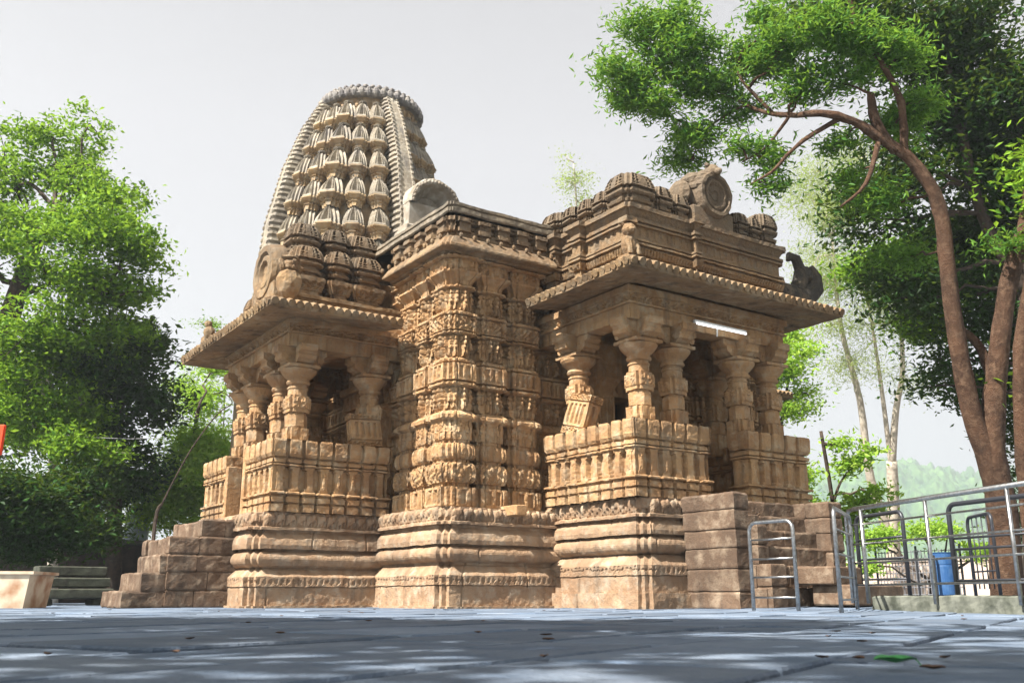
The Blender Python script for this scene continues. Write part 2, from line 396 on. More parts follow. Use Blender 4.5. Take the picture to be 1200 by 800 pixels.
# ================================================================== GROUND
def gz(x, y):
    t = np.clip((np.asarray(x)-1.5)/5.0, 0, 1); t = t*t*(3-2*t)
    return .085*t
def build_ground():
    m, n, b = mat('earth and grit'); L = n.links.new
    g = nd(n, 'ShaderNodeNewGeometry'); t = nd(n, 'ShaderNodeTexNoise'); t.inputs['Scale'].default_value = .6; t.inputs['Detail'].default_value = 8
    L(g.outputs['Position'], t.inputs['Vector'])
    x = nd(n, 'ShaderNodeMix', data_type='RGBA'); L(t.outputs[0], x.inputs[0]); x.inputs[6].default_value = (.07, .065, .06, 1); x.inputs[7].default_value = (.16, .145, .13, 1)
    L(x.outputs[2], b.inputs['Base Color']); b.inputs['Roughness'].default_value = .95
    mb = MB()
    xs = np.concatenate([[-3000, -600, -120], np.linspace(-40, 60, 101), [120, 600, 3000]]); ys = np.concatenate([[-3000, -600, -100], np.linspace(-30, 60, 91), [120, 600, 3000]])
    X, Y = np.meshgrid(xs, ys, indexing='ij'); Z = gz(X, Y)-.045
    V = np.stack([X, Y, Z], -1).reshape(-1, 3); ny = len(ys)
    i, j = np.meshgrid(np.arange(len(xs)-1), np.arange(ny-1), indexing='ij'); q = i*ny+j
    mb.add(V, np.stack([q, q+ny, q+ny+1, q+1], -1).reshape(-1, 4))
    tag(mb.build('ground', m), kind='structure')
    # flagstones, with the blue of skylit shade put into the base colour
    m, n, b = mat('grey flagstone with painted sky blue'); L = n.links.new
    g = nd(n, 'ShaderNodeNewGeometry'); 
    t = nd(n, 'ShaderNodeTexNoise'); t.inputs['Scale'].default_value = 2.2; t.inputs['Detail'].default_value = 9; t.inputs['Roughness'].default_value = .7; L(g.outputs['Position'], t.inputs['Vector'])
    r = nd(n, 'ShaderNodeMapRange'); r.inputs[1].default_value = .35; r.inputs[2].default_value = .7; L(t.outputs[0], r.inputs[0])
    x = nd(n, 'ShaderNodeMix', data_type='RGBA'); L(r.outputs[0], x.inputs[0]); x.inputs[6].default_value = (.085, .12, .175, 1); x.inputs[7].default_value = (.18, .21, .255, 1)
    y = nd(n, 'ShaderNodeMix', data_type='RGBA', blend_type='MULTIPLY'); y.inputs[0].default_value = 1; L(x.outputs[2], y.inputs[6])
    rr = nd(n, 'ShaderNodeMapRange'); rr.inputs[3].default_value = .75; rr.inputs[4].default_value = 1.2; L(g.outputs['Random Per Island'], rr.inputs[0])
    cc = nd(n, 'ShaderNodeCombineColor'); 
    for k in range(3): L(rr.outputs[0], cc.inputs[k])
    L(cc.outputs[0], y.inputs[7]); L(y.outputs[2], b.inputs['Base Color'])
    b.inputs['Roughness'].default_value = .7; b.inputs['Specular IOR Level'].default_value = .18
    t2 = nd(n, 'ShaderNodeTexNoise'); t2.inputs['Scale'].default_value = 25; t2.inputs['Detail'].default_value = 6; L(g.outputs['Position'], t2.inputs['Vector'])
    bp = nd(n, 'ShaderNodeBump'); bp.inputs['Strength'].default_value = .9; bp.inputs['Distance'].default_value = .02; L(t2.outputs[0], bp.inputs['Height']); L(bp.outputs[0], b.inputs['Normal'])
    mb = MB(); rr = random.Random(3); a = radians(24); ca, sa = cos(a), sin(a)
    y = -16.
    V = []; F = []
    rows = []
    while y < 22:
        h = rr.uniform(.45, .85); rows.append((y, h)); y += h
    jit = {}
    for (y, h) in rows:
        x = -24+rr.uniform(0, 1)
        lx0 = x
        while x < 26:
            wd = rr.uniform(.6, 1.5)
            g_ = .010+rr.uniform(0, .012); sk = rr.uniform(-.05, .05)
            q = [(x+g_, y+g_), (x+wd-g_, y+g_), (x+wd-g_+sk*0, y+h-g_), (x+g_, y+h-g_)]
            q = [(u+rr.uniform(-.012, .012), v+rr.uniform(-.012, .012)) for u, v in q]
            P = [(u*ca-v*sa, u*sa+v*ca) for u, v in q]
            cx = sum(p[0] for p in P)/4; cy = sum(p[1] for p in P)/4
            if math.hypot(cx+1, cy+2) < 19:
                z0 = rr.uniform(-.005, .005); tx = rr.uniform(-.004, .004); ty = rr.uniform(-.004, .004)
                zc = float(gz(cx, cy))
                def zz(p): return zc+z0+tx*(p[0]-cx)+ty*(p[1]-cy)+(float(gz(*p))-zc)
                # perimeter subdivided with chips
                per = []
                for k in range(4):
                    p0, p1 = P[k], P[(k+1) % 4]; ns = 5
                    for s_ in range(ns):
                        t_ = s_/ns; e = rr.uniform(0, .012) if 0 < s_ else rr.uniform(.0, .03)
                        px = p0[0]+(p1[0]-p0[0])*t_; py = p0[1]+(p1[1]-p0[1])*t_
                        dx, dy = cx-px, cy-py; dl = math.hypot(dx, dy); per.append((px+dx/dl*e, py+dy/dl*e))
                n_ = len(per)
                top = [(cx+(p[0]-cx)*.985, cy+(p[1]-cy)*.985, zz(p)) for p in per]
                mid = [(p[0], p[1], zz(p)-.008) for p in per]; bot = [(p[0], p[1], zz(p)-.06) for p in per]
                vv = top+mid+bot
                f = [tuple(range(n_))]+[(n_+i, n_+(i+1) % n_, (i+1) % n_, i) for i in range(n_)]+[(2*n_+i, 2*n_+(i+1) % n_, n_+(i+1) % n_, n_+i) for i in range(n_)]
                mb.add(vv, f)
            x += wd
    tag(mb.build('paving', m), kind='structure')
build_ground()
# hill
def build_hill():
    m, n, b = mat('wooded hillside'); L = n.links.new
    g = nd(n, 'ShaderNodeNewGeometry'); t = nd(n, 'ShaderNodeTexVoronoi'); t.inputs['Scale'].default_value = .16; L(g.outputs['Position'], t.inputs['Vector'])
    t2 = nd(n, 'ShaderNodeTexNoise'); t2.inputs['Scale'].default_value = .11; t2.inputs['Detail'].default_value = 9; t2.inputs['Roughness'].default_value = .7; L(g.outputs['Position'], t2.inputs['Vector'])
    x = nd(n, 'ShaderNodeMix', data_type='RGBA'); r = nd(n, 'ShaderNodeMapRange'); r.inputs[1].default_value = .35; r.inputs[2].default_value = .65; L(t2.outputs[0], r.inputs[0]); L(r.outputs[0], x.inputs[0])
    x.inputs[6].default_value = (.015, .06, .03, 1); x.inputs[7].default_value = (.11, .21, .06, 1)
    L(x.outputs[2], b.inputs['Base Color']); b.inputs['Roughness'].default_value = 1
    mb = MB(); rr = np.random.RandomState(4)
    nu, nv = 760, 240
    U = np.linspace(600, 1700, nu); D = np.linspace(430, 900, nv)
    uu, dd = np.meshgrid(U, D, indexing='ij')
    r = FW[None, None, :]*0
    P = np.zeros((nu, nv, 3))
    for k in range(3): P[..., k] = CAMP[k]+(FW[k]*FPX+RT[k]*(uu-600)-UP[k]*(698-400))/FPX*dd
    t = (dd-430)/470
    ridge = 72*np.exp(-((uu-1020)/250)**2)+55*np.exp(-((uu-1330)/200)**2)+20+6*np.sin(uu*.02)
    z = ridge*np.sin(np.clip(t*1.5, 0, 1)*pi/2)*np.where(t > .67, np.cos((t-.67)*2), 1)
    P[..., 2] = z*.9
    V = P.reshape(-1, 3); V[:, 2] += (np.abs(vnoise(V, .09, 1))*9+vnoise(V, .03, 2)*5+np.abs(vnoise(V, .2, 5))*6+np.abs(vnoise(V, .45, 8))*3)*np.clip(t.ravel()*8, 0, 1)
    i, j = np.meshgrid(np.arange(nu-1), np.arange(nv-1), indexing='ij'); q = i*nv+j
    mb.add(V, np.stack([q, q+nv, q+nv+1, q+1], -1).reshape(-1, 4))
    tag(mb.build('hill', m, smooth=True), kind='structure')
build_hill()
# ================================================================== TEMPLE
TEMPLE = empty('stone_temple', (3.6, 3.6, 0))
TEMPLE.location = (0, 0, 0)
tag(TEMPLE, 'carved golden sandstone temple with tiered spire tower and two pillared porches, rising from the paving', 'temple')
def plinth_wall(lv, s=0):
    f, k1, k2, t0, t1, b0, b1, r0, r1, f0 = lv
    W = Wall()
    if f0: W.t(0, f0, 'cut', .06); W.t(f0, f, 'cut', 0)
    else: W.t(-.05, .03, 'cut', .05); W.t(.03, f, 'cut', 0)
    W.t(f, f+.012, 'cut', -.03)
    W.t(f+.012, k1, 'box', .015, dots, 3, sp=.085, dep=.02)
    W.p += [(-.10, k2), (-.13, k2+.01), (-.13, t0)]
    h = t1-t0; W.p += [(-.10+.10*sin(pi*j/8)**.6, t0+h*j/8) for j in range(9)]
    W.p += [(-.12, t1), (-.12, b0)]
    W.p += [(-.02, b0), (-.015, b0+(b1-b0)*.25), (-.03, b0+(b1-b0)*.62), (-.10, b1-.01), (-.11, b1), (-.11, r0)]
    W.p += [(-.02, r0), (-.02, r0+.035), (-.06, r0+.05)]
    W.t(r0+.05, r1, 'cut', -.065, eleph, 2, sp=.17, dep=.045)
    W.p += [(-.09, r1+.002)]
    return W
LM = (.30, .44, .57, .62, .84, .86, 1.09, 1.13, 1.37, 0)
LR = (.42, .56, .69, .71, .94, .96, 1.17, 1.19, 1.45, .2)
LL = (.28, .43, .53, .56, .79, .82, 1.06, 1.09, 1.34, 0)
CX = CY = 3.63
def rot(k): return Matrix.Translation((CX, CY, 0)) @ Matrix.Rotation(k*pi/2, 4, 'Z') @ Matrix.Translation((-CX, -CY, 0))
def plinth(path, lv, name, closed=False, st=.022, seed=0, parent=TEMPLE, capz=None):
    mb = MB(); W = plinth_wall(lv)
    zb = np.array([-.1, lv[0], lv[3]-.005, lv[5]-.005, lv[7]-.005, lv[8]+.1])
    r0 = W.relief
    def relj(u, L, z, i):
        k = np.digitize(z, zb); off = rnd(k*1., i+seed*3); w_ = .62+.5*rnd(k*1., i+9)
        j = np.abs(((u+off*.7) % w_)-.3) < .007
        return r0(u, L, z, i)-.022*j
    W.relief = relj
    sweep(mb, path, W.p, closed=closed, st=st, zs=.022, relief=W.relief, wear=.007, wf=7, seed=seed)
    return mb
# mandapa corner plinth (A face then B face), outward = left of travel direction reversed: travel so that outward is right-hand side
def cornerpath(e, s=.07, k=2, far=2.2):
    """from far end on the A side (x=e) down to the corner and along the B side (y=e)"""
    P = [(e, far)]
    for q in range(k+1):
        a, b = q*s, (k-q)*s
        P.append((e+a, e+b)); 
        if q < k: P.append((e+a+s, e+b))
    P.append((far, e)); return P
mb = plinth(cornerpath(0), LM, 'p')
mb.add([(.1, .1, 1.372), (3.7, .1, 1.372), (3.7, 3.7, 1.372), (.1, 3.7, 1.372)], [(0, 1, 2, 3)])
PL = mb.build('plinth', PLINTH, TEMPLE)
for k in (1, 2, 3): dup(PL, TEMPLE, rot(k))
# ---- mandapa wall module
WM = Wall()
WM.t(1.36, 1.40, 'cut', .04)
WM.t(1.40, 1.66, 'box', .05, panel, 1, sp=.13, dep=.035)
WM.t(1.66, 1.72, 'cut', -.02)
WM.t(1.73, 2.01, 'torus', .045, scroll, 5, sp=.1, dep=.018)
WM.t(2.02, 2.06, 'cut', -.02)
WM.t(2.07, 2.29, 'torus', .035, slots, 5, sp=.09, dep=.018)
WM.t(2.30, 2.34, 'cut', -.02)
WM.t(2.35, 2.60, 'box', .0, figs, 6, sp=.14, dep=.03)
WM.t(2.62, 2.76, 'ledge', .03)
WM.t(2.78, 3.12, 'cut', -.05, figs, 11, sp=.21, dep=.11)
WM.t(3.13, 3.21, 'ledge', .015)
WM.t(3.22, 3.47, 'box', .045, panel, 4, sp=.085, dep=.028)
WM.t(3.48, 3.57, 'ledge', -.005)
WM.t(3.58, 3.91, 'cut', -.05, figs, 23, sp=.21, dep=.11)
WM.t(3.92, 3.97, 'ledge', .01)
WM.t(3.98, 4.19, 'box', .04, scroll, 2, sp=.085, dep=.022)
WM.t(4.20, 4.28, 'ledge', .02)
WM.t(4.29, 4.62, 'cut', -.05, figs, 37, sp=.21, dep=.11)
WM.t(4.63, 4.70, 'ledge', .0)
WM.t(4.70, 4.90, 'bell', .02)
WM.t(4.91, 5.08, 'box', .05, figs, 51, sp=.13, dep=.035)
WM.t(5.08, 5.13, 'ledge', .10)
WM.t(5.16, 5.45, 'cut', -.02)
P = [(.40, 2.4), (.40, 1.93), (.34, 1.93), (.34, 1.85), (.27, 1.85), (.27, 1.47), (.34, 1.47), (.34, 1.40), (.54, 1.40), (.54, 1.29), (.30, 1.29), (.30, 1.22), (.235, 1.22), (.235, .94), (.30, .94), (.30, .87), (.52, .87), (.52, .76), (.27, .76), (.27, .70), (.20, .70),
     (.20, .34), (.26, .34), (.26, .28), (.32, .28), (.32, .22), (.60, .22), (.60, .28), (.65, .28), (.65, .54), (.76, .54), (.76, .33), (.82, .33), (.82, .26), (1.17, .26), (1.17, .33), (1.23, .33), (1.23, .56), (1.34, .56), (1.34, .37), (1.40, .37), (1.40, .30), (1.80, .30), (1.80, .37), (1.88, .37),
     (1.88, .56), (2.12, .56), (3.12, .5), (3.12, .95)]
def wrel(u, L, z, i):
    r = WM.relief(u, L, z, i)
    if L > .2:   # each pier face: a raised middle and two narrow side strips, split by grooves
        for q in (.17, .83): r = r-.028*(np.abs(u-L*q) < .010)*(z > 1.4)
    return r
mb = MB(); sweep(mb, P, WM.p, closed=False, st=.015, zs=.015, relief=wrel, wear=.006, wf=12)
mb.wear(.0025, 34)
WL = mb.build('carved_wall', STONE, TEMPLE)
P2 = [(.95, 3.12), (.5, 3.12), (.5, 2.3), (.36, 2.3)]
mb = MB(); WP = Wall()
WP.t(1.3, 1.6, 'cut', .0).t(1.62, 2.4, 'cut', -.02, slots, 3, sp=.3, dep=.03).t(2.42, 2.5, 'ledge', .02).t(2.52, 3.2, 'cut', -.03, figs, 8, sp=.4, dep=.07).t(3.22, 3.3, 'ledge', .02).t(3.32, 4.2, 'cut', -.02, scroll, 3, sp=.2, dep=.03).t(4.2, 5.4, 'cut', 0)
sweep(mb, P2, WP.p, closed=False, st=.03, zs=.03, relief=WP.relief, wear=.006)
mb.box(.9, 1.1, .9, 3.12, 1.3, 5.4); mb.box(1.1, 3.12, .9, 1.1, 1.3, 5.4)
WL2 = mb.build('porch_back_wall', STONE, TEMPLE)
for k in (1, 2, 3): dup(WL, TEMPLE, rot(k)); dup(WL2, TEMPLE, rot(k))
# doorways: lintel and jambs (door frame)
def doorframe():
    mb = MB(); x0, x1 = 3.12, 4.14
    for s, a in ((1, x0), (-1, x1)):
        for q in range(3):
            xa = a+s*q*.07; xb = a+s*(q+1)*.07
            mb.box(min(xa, xb), max(xa, xb), .42+q*.06, .8, 1.37, 3.35, .008)
    mb.box(x0-.1, x1+.1, .36, .9, 3.35, 3.62); mb.box(x0-.15, x1+.15, .30, .9, 3.64, 3.75); mb.box(x0-.0, x1+.0, .40, .9, 3.77, 5.4)
    for i in range(6): mb.ball((x0+.1+i*.165, .36, 3.5), (.06, .05, .1))
    mb.wear(.006); return mb
DF = doorframe().build('door_frame', STONE, TEMPLE)
for k in (1, 2, 3): dup(DF, TEMPLE, rot(k))
# ---- mandapa cornice and roof block
WC = Wall()
WC.p += [(-.34, 5.13), (-.10, 5.13), (-.09, 5.16), (.02, 5.165), (.05, 5.18), (.05, 5.21), (-.01, 5.29), (-.08, 5.38), (-.12, 5.41)]
WC.t(5.42, 5.50, 'cut', -.16)
WC.t(5.50, 5.57, 'box', -.10, slots, 3, sp=.36, dep=.08)
WC.t(5.57, 5.66, 'box', -.13, slots, 3, sp=.36, dep=.10)
WC.t(5.66, 5.72, 'box', -.09, slots, 3, sp=.36, dep=.10)
WC.t(5.72, 5.77, 'cut', -.18)
WC2 = [(-.03, 5.78), (-.005, 5.80), (-.005, 5.86), (-.05, 5.88), (-.05, 5.905), (-.02, 5.91), (-.02, 5.955), (-.10, 5.99), (-.5, 6.10), (-1.2, 6.2)]
cp = cornerpath(.0, s=.05, far=2.0)
mb = MB(); sweep(mb, cp, WC.p, closed=False, st=.02, zs=.02, relief=WC.relief, wear=.007)
for i in range(9):    # little knobs on the cornice edge
    for A in (0, 1):
        p = (.05, .28+i*.24, 5.40); p = p if A else (p[1], p[0], p[2]); mb.ball(p, (.035, .035, .045), 6, 4)
CO = mb.build('cornice', ROOF, TEMPLE)
cp = cornerpath(.10, s=.03, far=3.7)
mb = MB(); sweep(mb, cp, WC2, closed=False, st=.04, zs=.03, wear=.012, wf=5)
RF = mb.build('roof_slab', stone('weathered slab stone', (.24, .19, .13), (.15, .13, .10), (.34, .29, .22), dk=.8, streak=.8), TEMPLE)
for k in (1, 2, 3): dup(CO, TEMPLE, rot(k)); dup(RF, TEMPLE, rot(k))
mb = MB(); sweep(mb, rect(1.1, 6.16, 1.1, 6.16), [(.3, 5.7), (.3, 6.17), (-.4, 6.24), (-1.6, 6.34)], capt=True, st=.2, zs=.1, wear=.02, wf=3)
mb.build('roof_mound', DARKROOF, TEMPLE)
mb = MB(); mb.box(.3, 6.9, .3, 6.9, 1.2, 1.36, .01)
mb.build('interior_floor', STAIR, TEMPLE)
# ---- balustrade
def balus(z0, z1, sd):
    h = z1-z0; Z = lambda f: z0+h*f
    W = Wall()
    def cells(lo, dep, wfr):
        def fn(u, L, v, hh, s, **k):
            x, kk, wd = _cell(u, L, .245); return -dep*(np.abs(x)/wd > wfr)*(L > .35)
        return fn
    W.t(Z(0), Z(.10), 'box', .03, cells(0, .07, .40))
    W.t(Z(.10), Z(.13), 'cut', -.01)
    W.t(Z(.13), Z(.20), 'box', .035, cells(0, .06, .42))
    W.t(Z(.20), Z(.23), 'cut', -.01)
    W.t(Z(.23), Z(.28), 'ledge', .02, cells(0, .05, .44))
    def pil(u, L, v, hh, s, **k):
        x, kk, wd = _cell(u, L, .245); a = np.abs(x)/wd; y = v/hh
        wv = .24+.10*(np.abs(y-.5) > .38)
        fig = blob(x/wd, y, .0, .78, .1, .1)+blob(x/wd, y, .0, .45, .14, .3)
        return (-.075*(a > wv)+.018*fig*(rnd(kk, s) > .35))*(L > .35)
    W.t(Z(.28), Z(.62), 'cut', .0, pil, sd)
    W.t(Z(.62), Z(.67), 'ledge', .0, cells(0, .05, .40))
    W.t(Z(.67), Z(.72), 'box', .025, cells(0, .05, .42))
    W.t(Z(.72), Z(.755), 'cut', -.025)
    W.p += [(.02, Z(.755)), (.045, Z(.80)), (.05, Z(.97)), (.04, Z(1.0))]
    W.r.append((Z(.755), Z(1.0), cells(0, .055, .40), 1, {}))
    return W
def balobj(path, z0, z1, sd, name='balustrade'):
    mb = MB(); W = balus(z0, z1, sd)
    sweep(mb, path, W.p, closed=True, st=.018, zs=.018, relief=W.relief, wear=.006, wf=10, seed=sd, capt=True)
    return mb.build(name, STONE, None)
# ---- columns
def redsq(hw, c=.05): return redent(-hw, hw, -hw, hw, c, 1)
def column_mesh():
    mb = MB()
    W = Wall(); W.t(0, .36, 'box', 0, slots, 1, sp=.11, dep=.02); W.t(.36, .38, 'cut', -.03)
    sweep(mb, redsq(.17), W.p, st=.03, zs=.03, relief=W.relief, wear=.005, capt=True)
    mb.lathe([(.17, .38), (.17, .56), (.15, .57), (.15, .60)], 8, ph=pi/8)
    W = Wall(); W.t(.60, .66, 'box', .0).t(.66, .82, 'box', .012, figs, 3, sp=.12, dep=.02).t(.82, .86, 'box', -.01)
    sweep(mb, redsq(.165), W.p, st=.02, zs=.02, relief=W.relief, wear=.005, capt=True, capb=True)
    mb.lathe([(.15, .86), (.145, .96), (.16, .97), (.16, .99), (.14, 1.0), (.14, 1.03), (.17, 1.04), (.185, 1.07), (.17, 1.10), (.17, 1.12), (.20, 1.15), (.25, 1.20), (.275, 1.24), (.28, 1.27), (.25, 1.28)], 20)
    W = Wall(); W.p += [(0, 1.28), (.03, 1.31), (.03, 1.34)]
    sweep(mb, rect(-.22, .22, -.22, .22), [(.0, 1.28), (.03, 1.285), (.03, 1.33), (-.02, 1.34)], st=.05, zs=.05, capt=True, capb=True)
    # cross shaped bracket, flaring arms with curled ends
    for k in range(4):
        M = Matrix.Rotation(k*pi/2, 4, 'Z')
        prof = [(.0, 1.34), (.2, 1.34), (.25, 1.37), (.31, 1.44), (.36, 1.50), (.40, 1.52), (.40, 1.62), (.0, 1.62)]
        V = [(x, -.13, z) for x, z in prof]+[(x, .13, z) for x, z in prof]; n = len(prof)
        F = [tuple(range(n)), tuple(range(2*n-1, n-1, -1))]+[(i, i+n, (i+1) % n+n, (i+1) % n) for i in range(n)]
        mb.add(V, F, M)
        mb.tube([(.30, -.15, 1.44), (.30, .15, 1.44)], .055, 8) if k == 9 else None
        t = MB(); t.tube([(.29, -.145, 1.45), (.29, .145, 1.45)], .06, 8); t.ball((.36, 0, 1.57), (.06, .15, .05), 8, 6); t.ball((.2, 0, 1.45), (.1, .15, .08), 8, 6)
        mb.merge(t, M)
    return mb.wear(.006, 14)
COLM = column_mesh().build('column', STONE, None)
COLME = COLM.data; bpy.data.objects.remove(COLM)
def put(me, name, parent, loc=(0, 0, 0), rz=0, sc=(1, 1, 1)):
    o = bpy.data.objects.new(name, me); COL.objects.link(o); o.parent = parent
    o.matrix_local = Matrix.Translation(loc) @ Matrix.Rotation(rz, 4, 'Z') @ Matrix.Diagonal((*sc, 1)); return o
# ---- eave
def eave(x0, x1, yf, ye, zt, lean, rise=.17, beam=(0, 0)):
    """overhanging stone eave. x0,x1,yf = tip lines on three sides, ye = where it ends at the wall"""
    path = [(x0, ye), (x0, yf), (x1, yf), (x1, ye)]
    mb = MB()
    prof = [(-lean, zt-.02), (-.12, zt-.10), (0, zt-.10), (.0, zt+.0), (-.10, zt+.03), (-lean*.5, zt+.10), (-lean, zt+rise), (-lean-.25, zt+rise+.02)]
    def rel(u, L, z, i):
        x, k, wd = _cell(u, L, .13); return .02*(z > zt-.05)*np.cos(x/wd*2*pi)
    sweep(mb, path, prof, closed=False, st=.0325, zs=.07, ring=True, relief=None, wear=.006, wf=9)
    # rolls (teeth) running down the top to the tip
    def rolls(p, q, nrm):
        L = math.hypot(q[0]-p[0], q[1]-p[1]); n = int(L/.125)
        for i in range(n):
            t = (i+.5)/n; x = p[0]+(q[0]-p[0])*t; y = p[1]+(q[1]-p[1])*t
            o = [.035+R_.uniform(-.015, .015), -.10, -.32, -.5]; z = [zt-.035, zt+.02, zt+.07, zt+.11]
            d = min(t, 1-t)*L
            m = 3 if d > .4 else 2
            mb.tube([(x+nrm[0]*o[j], y+nrm[1]*o[j], z[j]) for j in range(m)], [.058, .055, .05][:m], 8)
    rolls(path[0], path[1], (-1, 0)); rolls(path[1], path[2], (0, -1)); rolls(path[2], path[3], (1, 0))
    return mb
def beam(x0, x1, yf, ye, z0, z1, wd=.32):
    path = [(x0, ye), (x0, yf), (x1, yf), (x1, ye)]; h = z1-z0
    W = Wall(); mb = MB()
    W.p += [(-wd, z0)]
    W.t(z0, z0+h*.45, 'box', -.02, slots, 3, sp=.16, dep=.012); W.t(z0+h*.45, z0+h*.5, 'cut', .03)
    W.t(z0+h*.5, z0+h*.78, 'box', .0, scroll, 3, sp=.14, dep=.02); W.t(z0+h*.8, z1, 'cut', .04)
    W.p += [(-wd, z1)]
    sweep(mb, path, W.p, closed=False, st=.025, zs=.025, ring=True, relief=W.relief, wear=.005)
    return mb
# ---- kuta (miniature shrine with ribbed dome)
def kuta(w, d, h, nst=3):
    mb = MB(); hb = h*.55
    W = Wall()
    W.p += [(-.04, 0), (-.04, hb*.2), (.0, hb*.22), (.015, hb*.35), (-.03, hb*.45), (-.03, hb*.6), (.01, hb*.64), (.03, hb*.72), (.03, hb*.82), (-.02, hb*.9), (-.02, hb), (.035, hb+.005)]
    H = h-hb
    m_ = min(w, d)/2
    W.p += [(.035, hb+.01), (.035-m_*.04, hb+H*.3), (.035-m_*.14, hb+H*.62), (.035-m_*.27, hb+H*.9), (.035-m_*.42, h)]
    def rel(u, L, z, i):
        if L < .09: return 0*u*z
        nc = max(2, round(L/.07)); wd = L/nc; x = (u/wd) % 1; y = ((z-hb)/(H/4.5)) % 1
        g = (np.abs(x-.5) < .32)*(np.abs(y-.5) < .30)*(z > hb+.03)*(z < h*.99)
        c = np.abs(u-L/2) < L*.13
        return -.035*g*(1-c*(L > .15))
    sweep(mb, redent(-w/2, w/2, -d/2, d/2, min(w, d)*.10, 2), W.p, st=.0125, zs=.014, relief=rel, capt=True, capb=True)
    V = [(x*0.3, y*.3, h+.0) for x, y in rect(-w/2, w/2, -d/2, d/2)]
    mb.box(-w*.24, w*.24, -d*.24, d*.24, h-.05, h+.02)
    return mb.wear(.004, 12)
def mesh_of(mb, name, m):
    o = mb.build(name, m, None); me = o.data; bpy.data.objects.remove(o); return me
KU = {}
def kmesh(w, d, h, m=ROOF):
    k = (round(w, 2), round(d, 2), round(h, 2), m.name)
    if k not in KU: KU[k] = mesh_of(kuta(w, d, h), 'miniature_shrine', m)
    return KU[k]
